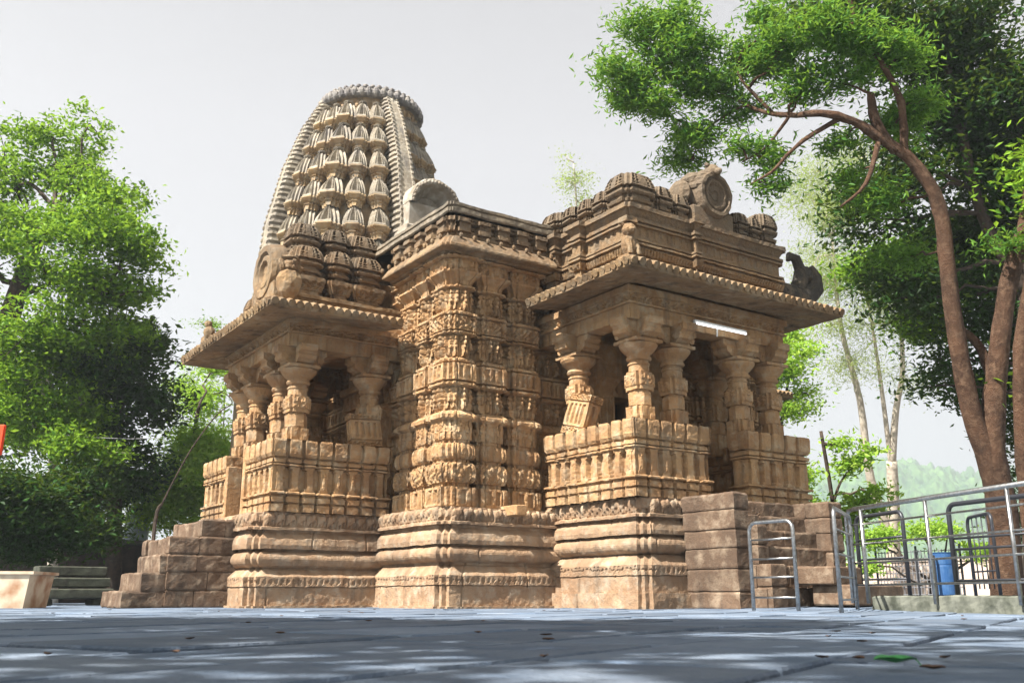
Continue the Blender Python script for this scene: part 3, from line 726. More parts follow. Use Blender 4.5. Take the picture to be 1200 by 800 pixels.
# ================================================================== FRONT (right) PORCH
def front_porch():
    pm = plinth([(1.93, .3), (1.93, -1.80), (1.99, -1.80), (1.99, -1.87), (2.06, -1.87), (2.06, -1.94), (5.30, -1.94), (5.30, -1.87), (5.37, -1.87), (5.37, .3)], LR, 'x', seed=3)
    pm.box(2.0, 5.3, -1.85, .5, 1.30, 1.445)
    porch = pm.build('front_porch', PLINTH, TEMPLE)
    a = balobj([(1.90, -1.86), (3.27, -1.86), (3.27, -1.56), (2.19, -1.56), (2.19, .1), (1.90, .1)], 1.45, 2.5, 4); a.parent = porch
    b = balobj([(4.10, -1.86), (5.42, -1.86), (5.42, .1), (5.13, .1), (5.13, -1.56), (4.10, -1.56)], 1.45, 2.53, 9); b.parent = porch
    for x, y in ((2.35, -1.5), (3.0, -1.5), (4.38, -1.5), (5.05, -1.5), (2.2, -.30), (5.1, -.30)):
        put(COLME, 'column', porch, (x, y, 2.38))
    for x in (3.08, 4.18):   # inner tall pilasters by the door
        mb = MB(); W = Wall(); W.t(1.45, 1.8, 'box', .04).t(1.82, 2.4, 'cut', 0, figs, 5, sp=.2, dep=.05).t(2.42, 2.5, 'ledge', .03).t(2.5, 3.3, 'cut', 0, panel, 4, sp=.06, dep=.03).t(3.3, 3.6, 'bell', .03).t(3.6, 4.1, 'cut', .1)
        sweep(mb, rect(x-.16, x+.16, .1, .4), W.p, st=.03, zs=.03, relief=W.relief, wear=.005, capt=True); mb.build('pilaster', STONE, porch)
    beam(2.02, 5.30, -1.72, .6, 3.98, 4.45).build('beam', STONE, porch)
    mb = MB(); mb.box(2.1, 5.2, -1.6, .8, 4.36, 4.55); mb.build('ceiling_slab', STONE, porch)
    eave(1.36, 5.78, -2.5, -.12, 4.50, .72).build('eave', ROOF, porch)
    # superstructure
    W = Wall()
    W.t(4.55, 4.72, 'cut', -.03, dots, 2, sp=.1, dep=.02).t(4.72, 4.80, 'ledge', .02).t(4.80, 4.92, 'box', -.02, teeth, 2, sp=.07, dep=.025)
    W.t(4.92, 5.02, 'cut', -.05).t(5.02, 5.11, 'box', .0, teeth, 2, sp=.06, dep=.03, o2=.03).t(5.11, 5.16, 'cut', -.03).t(5.16, 5.19, 'cut', .03).t(5.19, 5.22, 'cut', -.02).t(5.22, 5.25, 'cut', .02)
    W.t(5.25, 5.29, 'cut', -.03).t(5.29, 5.46, 'box', -.03, panel, 3, sp=.14, dep=.015).t(5.46, 5.49, 'cut', .02).t(5.49, 5.52, 'cut', -.02).t(5.52, 5.56, 'cut', .03).t(5.56, 5.6, 'cut', -.01)
    W.t(5.60, 5.70, 'box', -.02, o2=.04).t(5.70, 5.77, 'cut', .07).t(5.77, 5.80, 'cut', .0)
    mb = MB(); sweep(mb, redent(2.14, 5.52, -1.62, .75, .05, 1), W.p, st=.02, zs=.0175, relief=W.relief, wear=.006, capt=True)
    # buttress like vertical strips
    for (xa, xb, ya, yb) in ((2.02, 2.3, -.62, -.36), (2.0, 2.3, .0, .36), (3.40, 3.5, -1.72, -1.6)):
        sweep(mb, rect(xa, xb, ya, yb), [(o, z) for o, z in W.p], st=.03, zs=.02, relief=W.relief, wear=.005, capt=True)
    sup = mb.build('upper_storey', ROOF, porch)
    def k(x, y, w, d, h, z=5.79): put(kmesh(w, d, h), 'miniature_shrine', porch, (x, y, z))
    k(2.44, -1.34, .62, .56, .56); k(5.28, -1.40, .42, .4, .56)
    k(2.92, -1.42, .34, .34, .46); k(3.30, -1.42, .30, .30, .42); k(4.62, -1.45, .28, .3, .42); k(4.93, -1.45, .26, .3, .40)
    k(2.30, -.92, .3, .3, .42); k(2.30, -.55, .3, .26, .42); k(2.26, -.2, .3, .26, .40); k(2.24, .2, .4, .44, .42)
    mb = MB(); mb.box(2.5, 5.2, -1.3, .7, 5.75, 6.05); mb.box(2.9, 4.9, -.9, .6, 6.05, 6.4); mb.wear(.01); mb.build('roof_core', ROOF, porch)
    # medallion with crest
    mb = MB(); c = (3.96, 0, 6.34); MS = .68
    pr_ = [(.0, .015), (.10, .03), (.12, .06), (.16, .03), (.24, .035), (.28, .09), (.33, .09), (.35, .05), (.39, .05), (.42, .11), (.50, .11), (.54, .04), (.56, -.1), (.56, -.28)]
    n = 40; V = []; 
    for r, o in pr_:
        for i in range(n):
            a = 2*pi*i/n; rr = MS*r*(1+.03*sin(a*20)*(r > .4)); V.append((c[0]+rr*cos(a), -1.60-o, c[2]+1.08*rr*sin(a)))
    F = [(q*n+i, (q+1)*n+i, (q+1)*n+(i+1) % n, q*n+(i+1) % n) for q in range(len(pr_)-1) for i in range(n)]
    mb.add(V, F)
    mb.box(3.5, 4.4, -1.62, -1.0, 5.78, 6.1, .03)
    mb.ball((3.93, -1.35, 6.26), (.36, .30, .42), 16, 12)
    for i in range(9):   # curled mane crest
        a = radians(20+i*17.5); mb.ball((3.95+.34*cos(a), -1.5, 6.30+.42*sin(a)), (.08, .2, .08), 8, 6)
    mb.ball((3.95, -1.62, 6.75), (.11, .14, .12), 10, 8); mb.ball((3.95, -1.75, 6.71), (.06, .08, .06)); mb.ball((3.86, -1.62, 6.85), .04); mb.ball((4.04, -1.62, 6.85), .04)
    mb.ball((3.70, -1.4, 6.62), (.14, .24, .12)); mb.ball((4.20, -1.45, 6.60), (.1, .2, .1)); mb.ball((3.48, -1.35, 6.35), (.14, .24, .22)); mb.ball((3.42, -1.3, 6.05), (.12, .22, .16)); mb.ball((4.34, -1.4, 6.1), (.08, .2, .14))
    mb.wear(.012, 14); mb.build('medallion', ROOF, porch)
    # corner lion
    mb = MB(); x, y, z = 2.02, -1.74, 4.78
    mb.box(x-.12, x+.12, y-.12, y+.12, z, z+.1); mb.ball((x, y, z+.27), (.11, .12, .2), 10, 8); mb.ball((x-.02, y-.04, z+.48), (.1, .11, .11), 10, 8); mb.ball((x-.05, y-.13, z+.45), (.05, .06, .05))
    for s in (-1, 1): mb.tube([(x+s*.07, y-.06, z+.3), (x+s*.08, y-.12, z+.2), (x+s*.08, y-.12, z+.1)], [.05, .035, .04], 6); mb.ball((x+s*.07, y, z+.58), .035)
    mb.box(x-.11, x+.11, y-.1, y+.1, z+.59, z+.68); mb.wear(.01, 20); mb.build('corner_lion', ROOF, porch)
    # makara spout
    mb = MB(); o = np.array([5.5, -1.25, 5.12])
    mb.box(o[0], o[0]+.55, o[1]-.12, o[1]+.12, o[2]-.02, o[2]+.16, .03)
    pts = [(.3, 0, .05), (.6, 0, .02), (.85, 0, .08), (1.02, 0, .22), (1.05, 0, .42), (.96, 0, .56)]
    mb.tube([o+np.array(p) for p in pts], [.13, .15, .15, .13, .10, .05], 10)
    pts = [(.62, 0, .1), (.72, 0, .3), (.74, 0, .48), (.66, 0, .62), (.52, 0, .64), (.5, 0, .56)]
    mb.tube([o+np.array(p) for p in pts], [.12, .11, .08, .07, .055, .03], 10)
    mb.ball(o+np.array((.86, 0, .42)), (.12, .09, .12)); mb.box(o[0]+.15, o[0]+.3, o[1]-.08, o[1]+.08, o[2]+.14, o[2]+.24)
    mb.V = [(v-o)*np.array((1.25, 1.2, 1.2))+o for v in mb.V]
    mb.wear(.012, 16); mb.build('makara_spout', BLACKST, porch)
    return porch
FP = front_porch()
# ================================================================== SIDE (left) PORCH
def side_porch():
    pm = plinth([(.3, 5.28), (-1.98, 5.28), (-1.98, 2.09), (-1.91, 2.09), (-1.91, 2.02), (-1.84, 2.02), (-1.84, 1.95), (.3, 1.95)], LL, 'x', seed=5)
    pm.box(-1.88, .5, 2.05, 5.2, 1.2, 1.335)
    porch = pm.build('side_porch', PLINTH, TEMPLE)
    a = balobj([(-1.70, 1.98), (.15, 1.98), (.15, 2.26), (-1.42, 2.26), (-1.42, 3.10), (-1.70, 3.10)], 1.35, 2.41, 5); a.parent = porch
    b = balobj([(-1.70, 4.05), (-1.42, 4.05), (-1.42, 4.95), (.15, 4.95), (.15, 5.22), (-1.70, 5.22)], 1.35, 2.39, 8); b.parent = porch
    for ya, zb in ((3.105, 2.36), (3.93, 2.2)):
        mb = MB(); mb.box(-1.74, -1.50, ya, ya+.115, 1.34, zb); mb.build('gate_post', STONE, porch)
    for x, y in ((-1.28, 2.27), (-1.28, 2.9), (-1.28, 4.0), (-1.28, 4.62), (-.05, 2.30), (-.05, 4.7), (-.62, 4.75)):
        put(COLME, 'column', porch, (x, y, 2.26))
    beam(-1.58, 1, 1, 1, 1, 1) if False else None
    mbb = MB(); W = Wall(); z0, z1 = 3.86, 4.32; h = z1-z0; wd = .32
    W.p += [(-wd, z0)]; W.t(z0, z0+h*.45, 'box', -.02, slots, 3, sp=.16, dep=.012); W.t(z0+h*.45, z0+h*.5, 'cut', .03); W.t(z0+h*.5, z0+h*.78, 'box', 0, scroll, 3, sp=.14, dep=.02); W.t(z0+h*.8, z1, 'cut', .04); W.p += [(-wd, z1)]
    sweep(mbb, [(.5, 4.98), (-1.56, 4.98), (-1.56, 2.04), (.5, 2.04)], W.p, closed=False, st=.025, zs=.025, ring=True, relief=W.relief, wear=.005)
    mbb.build('beam', STONE, porch)
    mb = MB(); mb.box(-1.5, .8, 2.1, 4.9, 4.24, 4.42); mb.box(-1.2, -1.0, 2.5, 4.6, 4.02, 4.24); mb.box(-.5, -.3, 2.3, 4.7, 4.02, 4.24); mb.build('ceiling_slab', STONE, porch)
    # eave: rotate front eave construct into the -x direction
    e = eave(1.27, 5.72, -2.16, -.02, 4.30, .66)
    # map (x,y) -> (y, x): mirror; faces flip is harmless
    V = np.concatenate(e.V); V = V[:, [1, 0, 2]]; e.V = [V]; e.F = [f[:, ::-1] for f in e.F]
    e.build('eave', ROOF, porch)
    # superstructure
    W = Wall(); W.t(4.34, 4.46, 'cut', -.02).t(4.46, 4.68, 'box', 0, panel, 3, sp=.12, dep=.02).t(4.68, 4.73, 'cut', .05).t(4.73, 4.78, 'cut', -.05)
    mb = MB(); sweep(mb, rect(-1.52, 1.0, 2.16, 4.95), W.p, st=.025, zs=.02, relief=W.relief, wear=.006, capt=True)
    mb.box(-1.15, 1.0, 2.55, 4.6, 4.75, 5.3); mb.box(-.75, 1.0, 2.9, 4.2, 5.3, 5.85); mb.box(-.3, 1, 3.2, 3.9, 5.85, 6.2)
    sup = mb.build('upper_storey', ROOF, porch)
    def k(x, y, w, d, h, z): put(kmesh(w, d, h), 'miniature_shrine', porch, (x, y, z))
    # carved base blocks under each miniature shrine
    for (x, w) in ((-1.20, .46), (-.66, .34), (-.16, .5)):
        W = Wall(); W.t(4.77, 4.86, 'cut', -.02).t(4.86, 5.02, 'box', 0, scroll, 1, sp=.12, dep=.02, o2=.05).t(5.02, 5.08, 'cut', .05).t(5.08, 5.12, 'cut', -.03)
        mb = MB(); sweep(mb, redent(x-w/2, x+w/2, 2.26, 2.7, .04, 1), W.p, st=.02, zs=.02, relief=W.relief, wear=.005, capt=True); mb.build('shrine_base', ROOF, porch)
        k(x, 2.52, w*1.06, .46, .52, 5.11)
        k(x+.07, 2.85, w*1.04, .46, .54, 5.60)
    for (y, w) in ((4.0, .34), (4.5, .44)):
        k(-1.22, y, .4, w, .5, 4.78)
    for (y, w) in ((3.35, .3), (3.9, .34)): k(-.95, y, .36, w, .5, 5.3)
    # medallion facing out over the stair
    mb = MB(); n = 36; V = []; pr_ = [(.0, .01), (.16, .02), (.2, .08), (.27, .08), (.3, .04), (.35, .1), (.45, .1), (.48, .03), (.5, -.1), (.5, -.25)]
    for r, o in pr_:
        for i in range(n):
            a = 2*pi*i/n; V.append((-1.52-o, 3.3-r*cos(a), 5.38+r*sin(a)))
    mb.add(V, [(q*n+i, (q+1)*n+i, (q+1)*n+(i+1) % n, q*n+(i+1) % n) for q in range(len(pr_)-1) for i in range(n)])
    mb.box(-1.6, -1.0, 2.78, 3.82, 4.76, 5.1, .02); mb.ball((-1.25, 3.3, 5.38), (.3, .46, .48), 14, 10)
    mb.wear(.008, 14); mb.build('medallion', ROOF, porch)
    # seated pot bellied guardian at the corner
    mb = MB(); x, y, z = -1.62, 2.02, 4.58
    mb.lathe([(.09, 0), (.15, .08), (.19, .2), (.2, .3), (.16, .4), (.1, .44)], 14, (x, y, z)); mb.ball((x, y, z+.52), (.13, .12, .12), 10, 8)
    for s in (-1, 1): mb.ball((x-.06+s*.09, y-s*.05-.06, z+.56), .05); mb.ball((x+s*.13, y-.02, z+.5), (.05, .05, .08)); mb.ball((x-.03+s*.05, y-.11, z+.48), .035)
    mb.ball((x, y, z+.65), (.15, .13, .04)); mb.wear(.012, 18); mb.build('pot_bellied_guardian', ROOF, porch)
    mb = MB(); x, y, z = -2.05, 4.55, 4.42
    mb.ball((x, y, z+.12), (.1, .13, .12)); mb.ball((x-.02, y+.02, z+.28), (.07, .07, .07)); mb.box(x-.1, x+.12, y-.14, y+.14, z-.05, z+.06); mb.wear(.01, 20); mb.build('small_guardian', ROOF, porch)
    return porch
SP = side_porch()
def dup_tree(o, parent, M):
    c = dup(o, parent, M)
    for ch in list(o.children): 
        d = ch.copy(); COL.objects.link(d); d.parent = c
    return c
dup_tree(SP, TEMPLE, rot(2))
# ================================================================== STAIRS
def blocks(mb, x0, x1, y0, y1, zs, along='x', seed=0, sp=.55, jit=.008):
    r = random.Random(seed)
    for a, b in zip(zs[:-1], zs[1:]):
        L = (x1-x0) if along == 'x' else (y1-y0); n = max(1, round(L/sp+r.uniform(-.3, .3))); cuts = [0]+sorted(r.uniform((i-.25)/n, (i+.25)/n) for i in range(1, n))+[1]
        for c, d in zip(cuts[:-1], cuts[1:]):
            e = r.uniform(0, jit); g = .004
            q = (x0+L*c+g, x0+L*d-g, y0+e, y1-e) if along == 'x' else (x0+e, x1-e, y0+L*c+g, y0+L*d-g)
            h_ = b-a; bb = .02
            sweep(mb, rect(*q), [(-bb, a+.001), (-.004, a+.012), (0, a+.03), (r.uniform(-.008, .004), b-.03), (-.008, b-.012), (-bb, b-.001), (-.09, b)], st=.045, zs=.04, capt=True, wear=.005, wf=8, seed=seed)
def dense(mb, a=.007, f=7): return mb.wear(a, f)
mb = MB()
T = [.27, .55, .80, 1.02, 1.23]; Yf = [-3.08, -2.93, -2.79, -2.64, -2.48]
for i, (t, y) in enumerate(zip(T, Yf)):
    z0 = 0 if i == 0 else T[i-1]-.02
    blocks(mb, 2.92, 4.52, y, -1.85, [z0, t], 'x', i+3, .75)
blocks(mb, 2.92, 4.5, -2.3, -1.85, [1.22, 1.44], 'x', 55, .8)
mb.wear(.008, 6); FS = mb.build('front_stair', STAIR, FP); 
mb = MB()
zl = [0, .22, .50, .76, 1.0, 1.25, 1.47]
blocks(mb, 2.67, 2.93, -2.86, -1.90, zl, 'y', 1, .9)
blocks(mb, 2.94, 3.14, -2.97, -2.2, [.55, .80, 1.06], 'y', 11, .9); blocks(mb, 2.94, 3.22, -3.16, -2.2, [0, .28, .56], 'y', 12, .9)
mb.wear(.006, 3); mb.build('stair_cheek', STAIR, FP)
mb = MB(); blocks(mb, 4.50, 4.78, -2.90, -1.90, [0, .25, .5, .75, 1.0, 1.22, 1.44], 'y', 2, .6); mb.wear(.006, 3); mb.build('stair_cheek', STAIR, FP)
# side stair
mb = MB(); T = [.235, .49, .745, .985, 1.24]; Xf = [-3.44, -3.20, -2.97, -2.84, -2.42]
for i, (t, x) in enumerate(zip(T, Xf)):
    z0 = 0 if i == 0 else T[i-1]-.02
    y0 = 2.77 if i < 3 else 2.98
    blocks(mb, x, -1.95, y0, 4.08, [z0, t], 'y', i+30, .7)
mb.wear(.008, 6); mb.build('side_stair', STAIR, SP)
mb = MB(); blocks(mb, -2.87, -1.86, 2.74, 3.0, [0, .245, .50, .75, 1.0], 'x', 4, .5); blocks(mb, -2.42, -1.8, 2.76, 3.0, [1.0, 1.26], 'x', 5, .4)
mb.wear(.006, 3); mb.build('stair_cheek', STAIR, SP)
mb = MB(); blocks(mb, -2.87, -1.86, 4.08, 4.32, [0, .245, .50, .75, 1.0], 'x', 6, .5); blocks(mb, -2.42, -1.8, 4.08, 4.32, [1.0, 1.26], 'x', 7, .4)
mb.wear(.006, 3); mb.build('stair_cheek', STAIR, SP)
# square stone spout on the plinth
mb = MB(); mb.box(1.10, 1.27, -.22, .2, 1.27, 1.42, .012); mb.box(1.29, 1.36, -.10, .2, 1.28, 1.40, .01); mb.wear(.004); mb.build('water_spout', STONE, TEMPLE)
# ================================================================== TOWER
TX, TY = 3.56, 10.68
ZR = np.array([5.5, 6, 7.5, 9.3, 11, 12.3, 13.3]); RR = np.array([2.8, 2.8, 2.8, 2.68, 2.30, 1.84, 1.32])
def Rz(z): return float(np.interp(z, ZR, RR))
mb = MB()
pr_ = [(Rz(z)-.52, z) for z in np.linspace(5.0, 13.05, 60)]
mb.lathe([(3.2, 0), (3.2, 1.4), (3.0, 1.5), (3.0, 5.0)]+pr_, 48, (TX, TY, 0))
mb.wear(.03, 2.5); tower = mb.build('tower', TOWERN, TEMPLE)
# spines
def spine(ang):
    mb = MB(); zs = np.arange(6.0, 13.02, .018); V = []
    ex = []
    for i, z in enumerate(zs):
        r = Rz(z)-.02; hw = .15+.16*(13.4-z)/7.4; ph = ((z-6)/(.16*(1+.3*(13.3-z)/7))) % 1
        rib = .06*(ph > .45)
        # cross section: flank, corner bead, front face
        bead = .03*(ph < .5)
        V += [(r-.5, -hw-.02-rib), (r-.25, -hw-.02-rib), (r-.06, -hw-rib-.0), (r+bead, -hw+.0), (r+bead, -hw+.05), (r-.015, -hw+.06), (r-.01, 0), (r-.015, hw-.06), (r+bead, hw-.05), (r+bead, hw), (r-.06, hw+rib), (r-.25, hw+.02+rib), (r-.5, hw+.02+rib)]
    n = 13; V3 = []
    ca, sa = cos(ang), sin(ang)
    for i, z in enumerate(zs):
        for k in range(n):
            a, b = V[i*n+k]; V3.append((TX+a*ca-b*sa, TY+a*sa+b*ca, z))
    ii, kk = np.meshgrid(np.arange(len(zs)-1), np.arange(n-1), indexing='ij'); q = ii*n+kk
    mb.add(V3, np.stack([q, q+1, q+1+n, q+n], -1).reshape(-1, 4))
    c = (TX+(Rz(13.2)-.05)*ca, TY+(Rz(13.2)-.05)*sa)
    mb.ball((c[0], c[1], 13.06), (.14, .14, .14)); mb.ball((c[0]+.06*ca, c[1]+.06*sa, 12.9), (.13, .13, .11))
    return mb.wear(.006, 10)
for a in (pi, -pi/2, 0, pi/2): spine(a).build('ribbed_spine', TOWER, tower)
# mini spires
def mini_spire():
    mb = MB()
    W = Wall()
    W.p += [(-.06, -.12), (-.05, .0), (-.02, .02), (-.045, .05), (-.045, .09), (.0, .11), (.02, .13), (-.01, .15), (.015, .17), (.035, .195), (.035, .225), (.0, .245)]
    pb = W.p; 
    def rel(u, L, z, i):
        if L < .05: return 0*u*z
        nc = max(2, round(L/.045)); x = (u/L*nc) % 1; y = ((z-.34)/.05) % 1
        return -.022*(np.abs(x-.5) < .3)*(np.abs(y-.5) < .32)*(z > .31)*(z < .86)
    sp = [(.015-.125*(j/9)**1.8, .25+.63*j/9) for j in range(10)]
    sweep(mb, redent(-.2, .2, -.2, .2, .05, 2), pb+sp, st=.022, zs=.022, relief=rel, capt=True)
    mb.lathe([(.08, .87), (.10, .89), (.11, .91), (.09, .93), (.04, .94), (.03, .97), (.0, .98)], 10)
    return mb
ms = mini_spire()
msT = mesh_of(ms, 'miniature_spire', TOWER)
# two material slots: ochre mouldings below, grey spire above
msT.materials.append(TOWERN)
zc = np.empty(len(msT.polygons)*3); msT.polygons.foreach_get('center', zc)
mi = (zc.reshape(-1, 3)[:, 2] < .24).astype(np.int32); msT.polygons.foreach_set('material_index', mi)
levels = []; z = 5.9; i = 0
while z < 12.3:
    hgt = 1.0-.02*i; levels.append((z, hgt)); z += hgt*.92; i += 1
stuff = MB()
base_mb = ms
for q, (a0, fac) in enumerate(((pi, 1.0), (-pi/2, .90), (0, 1.0), (pi/2, 1.0))):
    for li, (z, hgt) in enumerate(levels):
        for c in range(5):
            th = a0+radians(16+14.5*c)
            big = 1.28 if c == 2 else 1.0
            r = (Rz(z+.3)-.30)*fac+(.02 if c == 2 else 0)
            s = (.90+.40*(13.3-z)/7.5)*big*1.06
            M = Matrix.Translation((TX+r*cos(th), TY+r*sin(th), z)) @ Matrix.Rotation(th, 4, 'Z') @ Matrix.Rotation(-.16, 4, 'Y') @ Matrix.Diagonal((s, s, hgt*1.0, 1))
            if q < 2 and li >= 1:
                o = bpy.data.objects.new('miniature_spire', msT); COL.objects.link(o); o.parent = tower; o.matrix_local = M
            else: stuff.merge(base_mb, M)
st = stuff.build('miniature_spires', TOWER, tower); st['kind'] = 'stuff'
# neck frieze and top disc
mb = MB(); n = 160; V = []
for r, z in ((1.16, 12.7), (1.22, 12.9), (1.28, 12.92), (1.28, 12.98), (1.22, 13.0), (1.22, 13.25), (1.34, 13.3)):
    for i in range(n):
        a = 2*pi*i/n; rr = r+(.05*abs(sin(a*14)) if 13.0 <= z <= 13.25 else 0); V.append((TX+rr*cos(a), TY+rr*sin(a), z))
mb.add(V, [(k*n+i, k*n+(i+1) % n, (k+1)*n+(i+1) % n, (k+1)*n+i) for k in range(6) for i in range(n)])
for i in range(36):
    a = 2*pi*i/36; mb.ball((TX+1.26*cos(a), TY+1.26*sin(a), 13.1), (.07, .07, .11), 6, 5)
mb.V = [v-np.array((-.06, 0, .28)) for v in mb.V]; mb.wear(.02, 8); mb.build('neck_frieze', TOWERN, tower)
mb = MB(); mb.lathe([(1.2, 13.28), (1.40, 13.30), (1.46, 13.36), (1.40, 13.42), (1.36, 13.60), (1.28, 13.63), (1.1, 13.68), (.9, 13.70), (.85, 13.74), (.5, 13.76), (.0, 13.78)], 64, (TX, TY, 0))
for i in range(46):
    a = 2*pi*i/46; mb.ball((TX+1.41*cos(a), TY+1.41*sin(a), 13.42), (.085, .085, .14), 8, 6); mb.ball((TX+1.33*cos(a+.07), TY+1.33*sin(a+.07), 13.60), (.08, .08, .07), 6, 5)
for i in range(26):
    a = 2*pi*i/26; mb.ball((TX+.92*cos(a), TY+.92*sin(a), 13.72), (.09, .09, .06), 6, 5)
mb.V = [v-np.array((-.06, 0, .30)) for v in mb.V]; mb.wear(.012, 9); mb.build('capping_disc', stone('dark disc stone', (.20, .19, .18), (.15, .14, .14), (.34, .31, .27), dk=.5), tower)
# antefix (round gable) in front of the tower
mb = MB(); c = (4.12, 9.62); hw = .74; yf = 7.7
n = 28; V = []
arc = [(c[0]+hw*cos(pi*i/n), c[1]+hw*1.0*sin(pi*i/n)) for i in range(n+1)]
def ringv(s, y): return [(c[0]+hw*s*cos(pi*i/n), y, c[1]-.15+hw*s*sin(pi*i/n)) for i in range(n+1)]
secs = [ringv(1.0, 8.9), ringv(1.0, yf), ringv(.95, yf-.05), ringv(.80, yf-.05), ringv(.76, yf+.15), ringv(.5, yf+.45), ringv(.02, yf+.5)]
for s in secs: V += s
m_ = n+1
mb.add(V, [(k*m_+i, k*m_+i+1, (k+1)*m_+i+1, (k+1)*m_+i) for k in range(6) for i in range(n)])
mb.box(c[0]-hw, c[0]+hw, yf+.03, 8.9, 8.2, 9.47, .02); mb.box(c[0]-hw-.12, c[0]+hw+.1, yf-.1, 8.9, 8.55, 8.85, .03); mb.box(c[0]-hw+.1, c[0]+hw-.1, yf, 8.9, 6.0, 8.6, .03)
for i in range(20):
    a = pi*(i+.5)/20; mb.ball((c[0]+.87*hw*cos(a), yf-.06, c[1]-.15+.87*hw*sin(a)), .045, 6, 5)
mb.wear(.02, 9); mb.build('antefix', stone('speckled grey stone', (.34, .30, .25), (.27, .22, .16), (.45, .42, .36), dk=.6), tower)
mb = MB(); sweep(mb, rect(2.0, 5.2, 6.9, 8.6), [(0, 1), (0, 6.2), (-.3, 6.3), (-.3, 7.0), (-.6, 7.1)], st=.2, zs=.2, capt=True, wear=.02); mb.build('vestibule', TOWERN, TEMPLE)
# ================================================================== loose carved slabs
def slab(name, w, h, t, M, label):
    mb = MB()
    W = Wall(); W.t(0, h*.16, 'box', .0, scroll, 1, sp=.1, dep=.015).t(h*.16, h*.2, 'cut', -.02).t(h*.2, h*.8, 'cut', .0, panel, 2, sp=.1, dep=.03).t(h*.8, h*.84, 'cut', -.02).t(h*.84, h, 'box', .01, scroll, 4, sp=.07, dep=.02)
    sweep(mb, rect(-w/2, w/2, -t/2, t/2), W.p, st=.015, zs=.015, relief=W.relief, wear=.004, capt=True, capb=True)
    o = mb.build(name, STONE); o.matrix_world = M; return tag(o, label, 'carved slab')
slab('carved_slab', .50, .62, .22, Matrix.Translation((2.03, -.42, 2.46)) @ Matrix.Rotation(radians(-90), 4, 'Z') @ Matrix.Rotation(radians(14), 4, 'Y') @ Matrix.Rotation(radians(-10), 4, 'X'),
     'tilted carved stone slab with a lit face leaning at the back of the right porch parapet')
slab('carved_slab', .52, .52, .16, Matrix.Translation((-.17, 2.12, 2.42)) @ Matrix.Rotation(radians(-3), 4, 'Y') @ Matrix.Rotation(radians(-10), 4, 'X'),
     'reddish carved stone slab propped on the left porch parapet against the wall')
# fluorescent tube
m, n_, b = mat('lit tube'); b.inputs['Emission Color'].default_value = (1, 1, 1, 1); b.inputs['Emission Strength'].default_value = .9
mb = MB(); mb.tube([(3.28, -1.78, 4.07), (4.33, -1.78, 4.07)], .016, 8); TUBE = mb.build('tube_glass', m)
e = empty('strip_light', (0, 0, 0)); tag(e, 'glowing white fluorescent strip light fixed under the right porch eave', 'light'); TUBE.parent = e
mb = MB(); mb.box(3.25, 4.36, -1.77, -1.725, 4.085, 4.13, .004); mb.tube([(3.75, -1.74, 4.1), (3.75, -1.72, 3.95)], .012, 6); o = mb.build('fitting', simple('white enamel', (.7, .7, .68), .4)); o.parent = e
# ================================================================== FENCES
def G(u, d):
    p = at(u, 690, d); return float(p[0]), float(p[1])
def bent(mb, p, q, h, r=.022, z0=0.08, rc=.10):
    P = np.array([p[0], p[1], z0]); Q = np.array([q[0], q[1], z0]); d = (Q-P); L = np.linalg.norm(d); d /= L; up = np.array([0, 0, 1.])
    pts = [P, P+up*(h-rc)]+[P+up*(h-rc)+d*rc*(1-cos(a))+up*rc*sin(a) for a in np.linspace(.3, pi/2, 5)]
    pts += [Q+up*(h-rc)-d*rc*(1-cos(a))+up*rc*sin(a) for a in np.linspace(pi/2, .3, 5)]+[Q+up*(h-rc), Q]
    mb.tube(pts, r, 10)
def hoop(u0, d0, u1, d1, h, rails, label, m=STEEL, r=.022, name='steel_barrier', bars=0, cat='barrier', group=None, z0=None):
    p, q = G(u0, d0), G(u1, d1); z = float(gz(*p)) if z0 is None else z0
    e = empty(name, (p[0], p[1], z)); tag(e, label, cat, group)
    mb = MB(); bent(mb, (0, 0), (q[0]-p[0], q[1]-p[1]), h, r, 0); o = mb.build('frame', m, e, smooth=True)
    for f in rails:
        mb = MB(); mb.tube([(0, 0, h*f), (q[0]-p[0], q[1]-p[1], h*f)], r*.5, 8); mb.build('rail', m, e, smooth=True)
    for i in range(bars):
        t = (i+1)/(bars+1); mb = MB(); mb.tube([((q[0]-p[0])*t, (q[1]-p[1])*t, h*.08), ((q[0]-p[0])*t, (q[1]-p[1])*t, h*.98)], r*.45, 6); mb.build('bar', m, e, smooth=True)
    return e
hoop(882, 10.9, 934, 10.4, .985, (.15, .375, .58, .80), 'shiny steel hoop barrier with four rungs standing at the foot of the right stair')
hoop(984, 9.7, 1003, 10.9, 1.06, (.12, .34, .56, .8), 'steel hoop barrier seen nearly edge on, at the near end of the handrail')
# long handrail
z0 = .085
A = G(999, 11.0); B = G(1250, 8.0)
e = empty('handrail', (A[0], A[1], z0)); tag(e, 'long shiny steel handrail with thin lower rails running along the mossy kerb', 'railing')
def loc(u, d, z): p = G(u, d); return (p[0]-A[0], p[1]-A[1], z-z0)
def on(t): return (A[0]+(B[0]-A[0])*t, A[1]+(B[1]-A[1])*t)
Lr = math.hypot(B[0]-A[0], B[1]-A[1])
HH = 1.06
mb = MB(); mb.tube([(0, 0, 0), (0, 0, HH-.08), ((B[0]-A[0])*.02, (B[1]-A[1])*.02, HH-.015), ((B[0]-A[0])*.05, (B[1]-A[1])*.05, HH), ((B[0]-A[0])*1.5, (B[1]-A[1])*1.5, HH)], .026, 10); mb.build('top_rail', STEEL, e, smooth=True)
for f in (.19, .42, .62, .83):
    mb = MB(); mb.tube([(0, 0, HH*f), ((B[0]-A[0])*1.5, (B[1]-A[1])*1.5, HH*f)], .011, 8); mb.build('rail', STEEL, e, smooth=True)
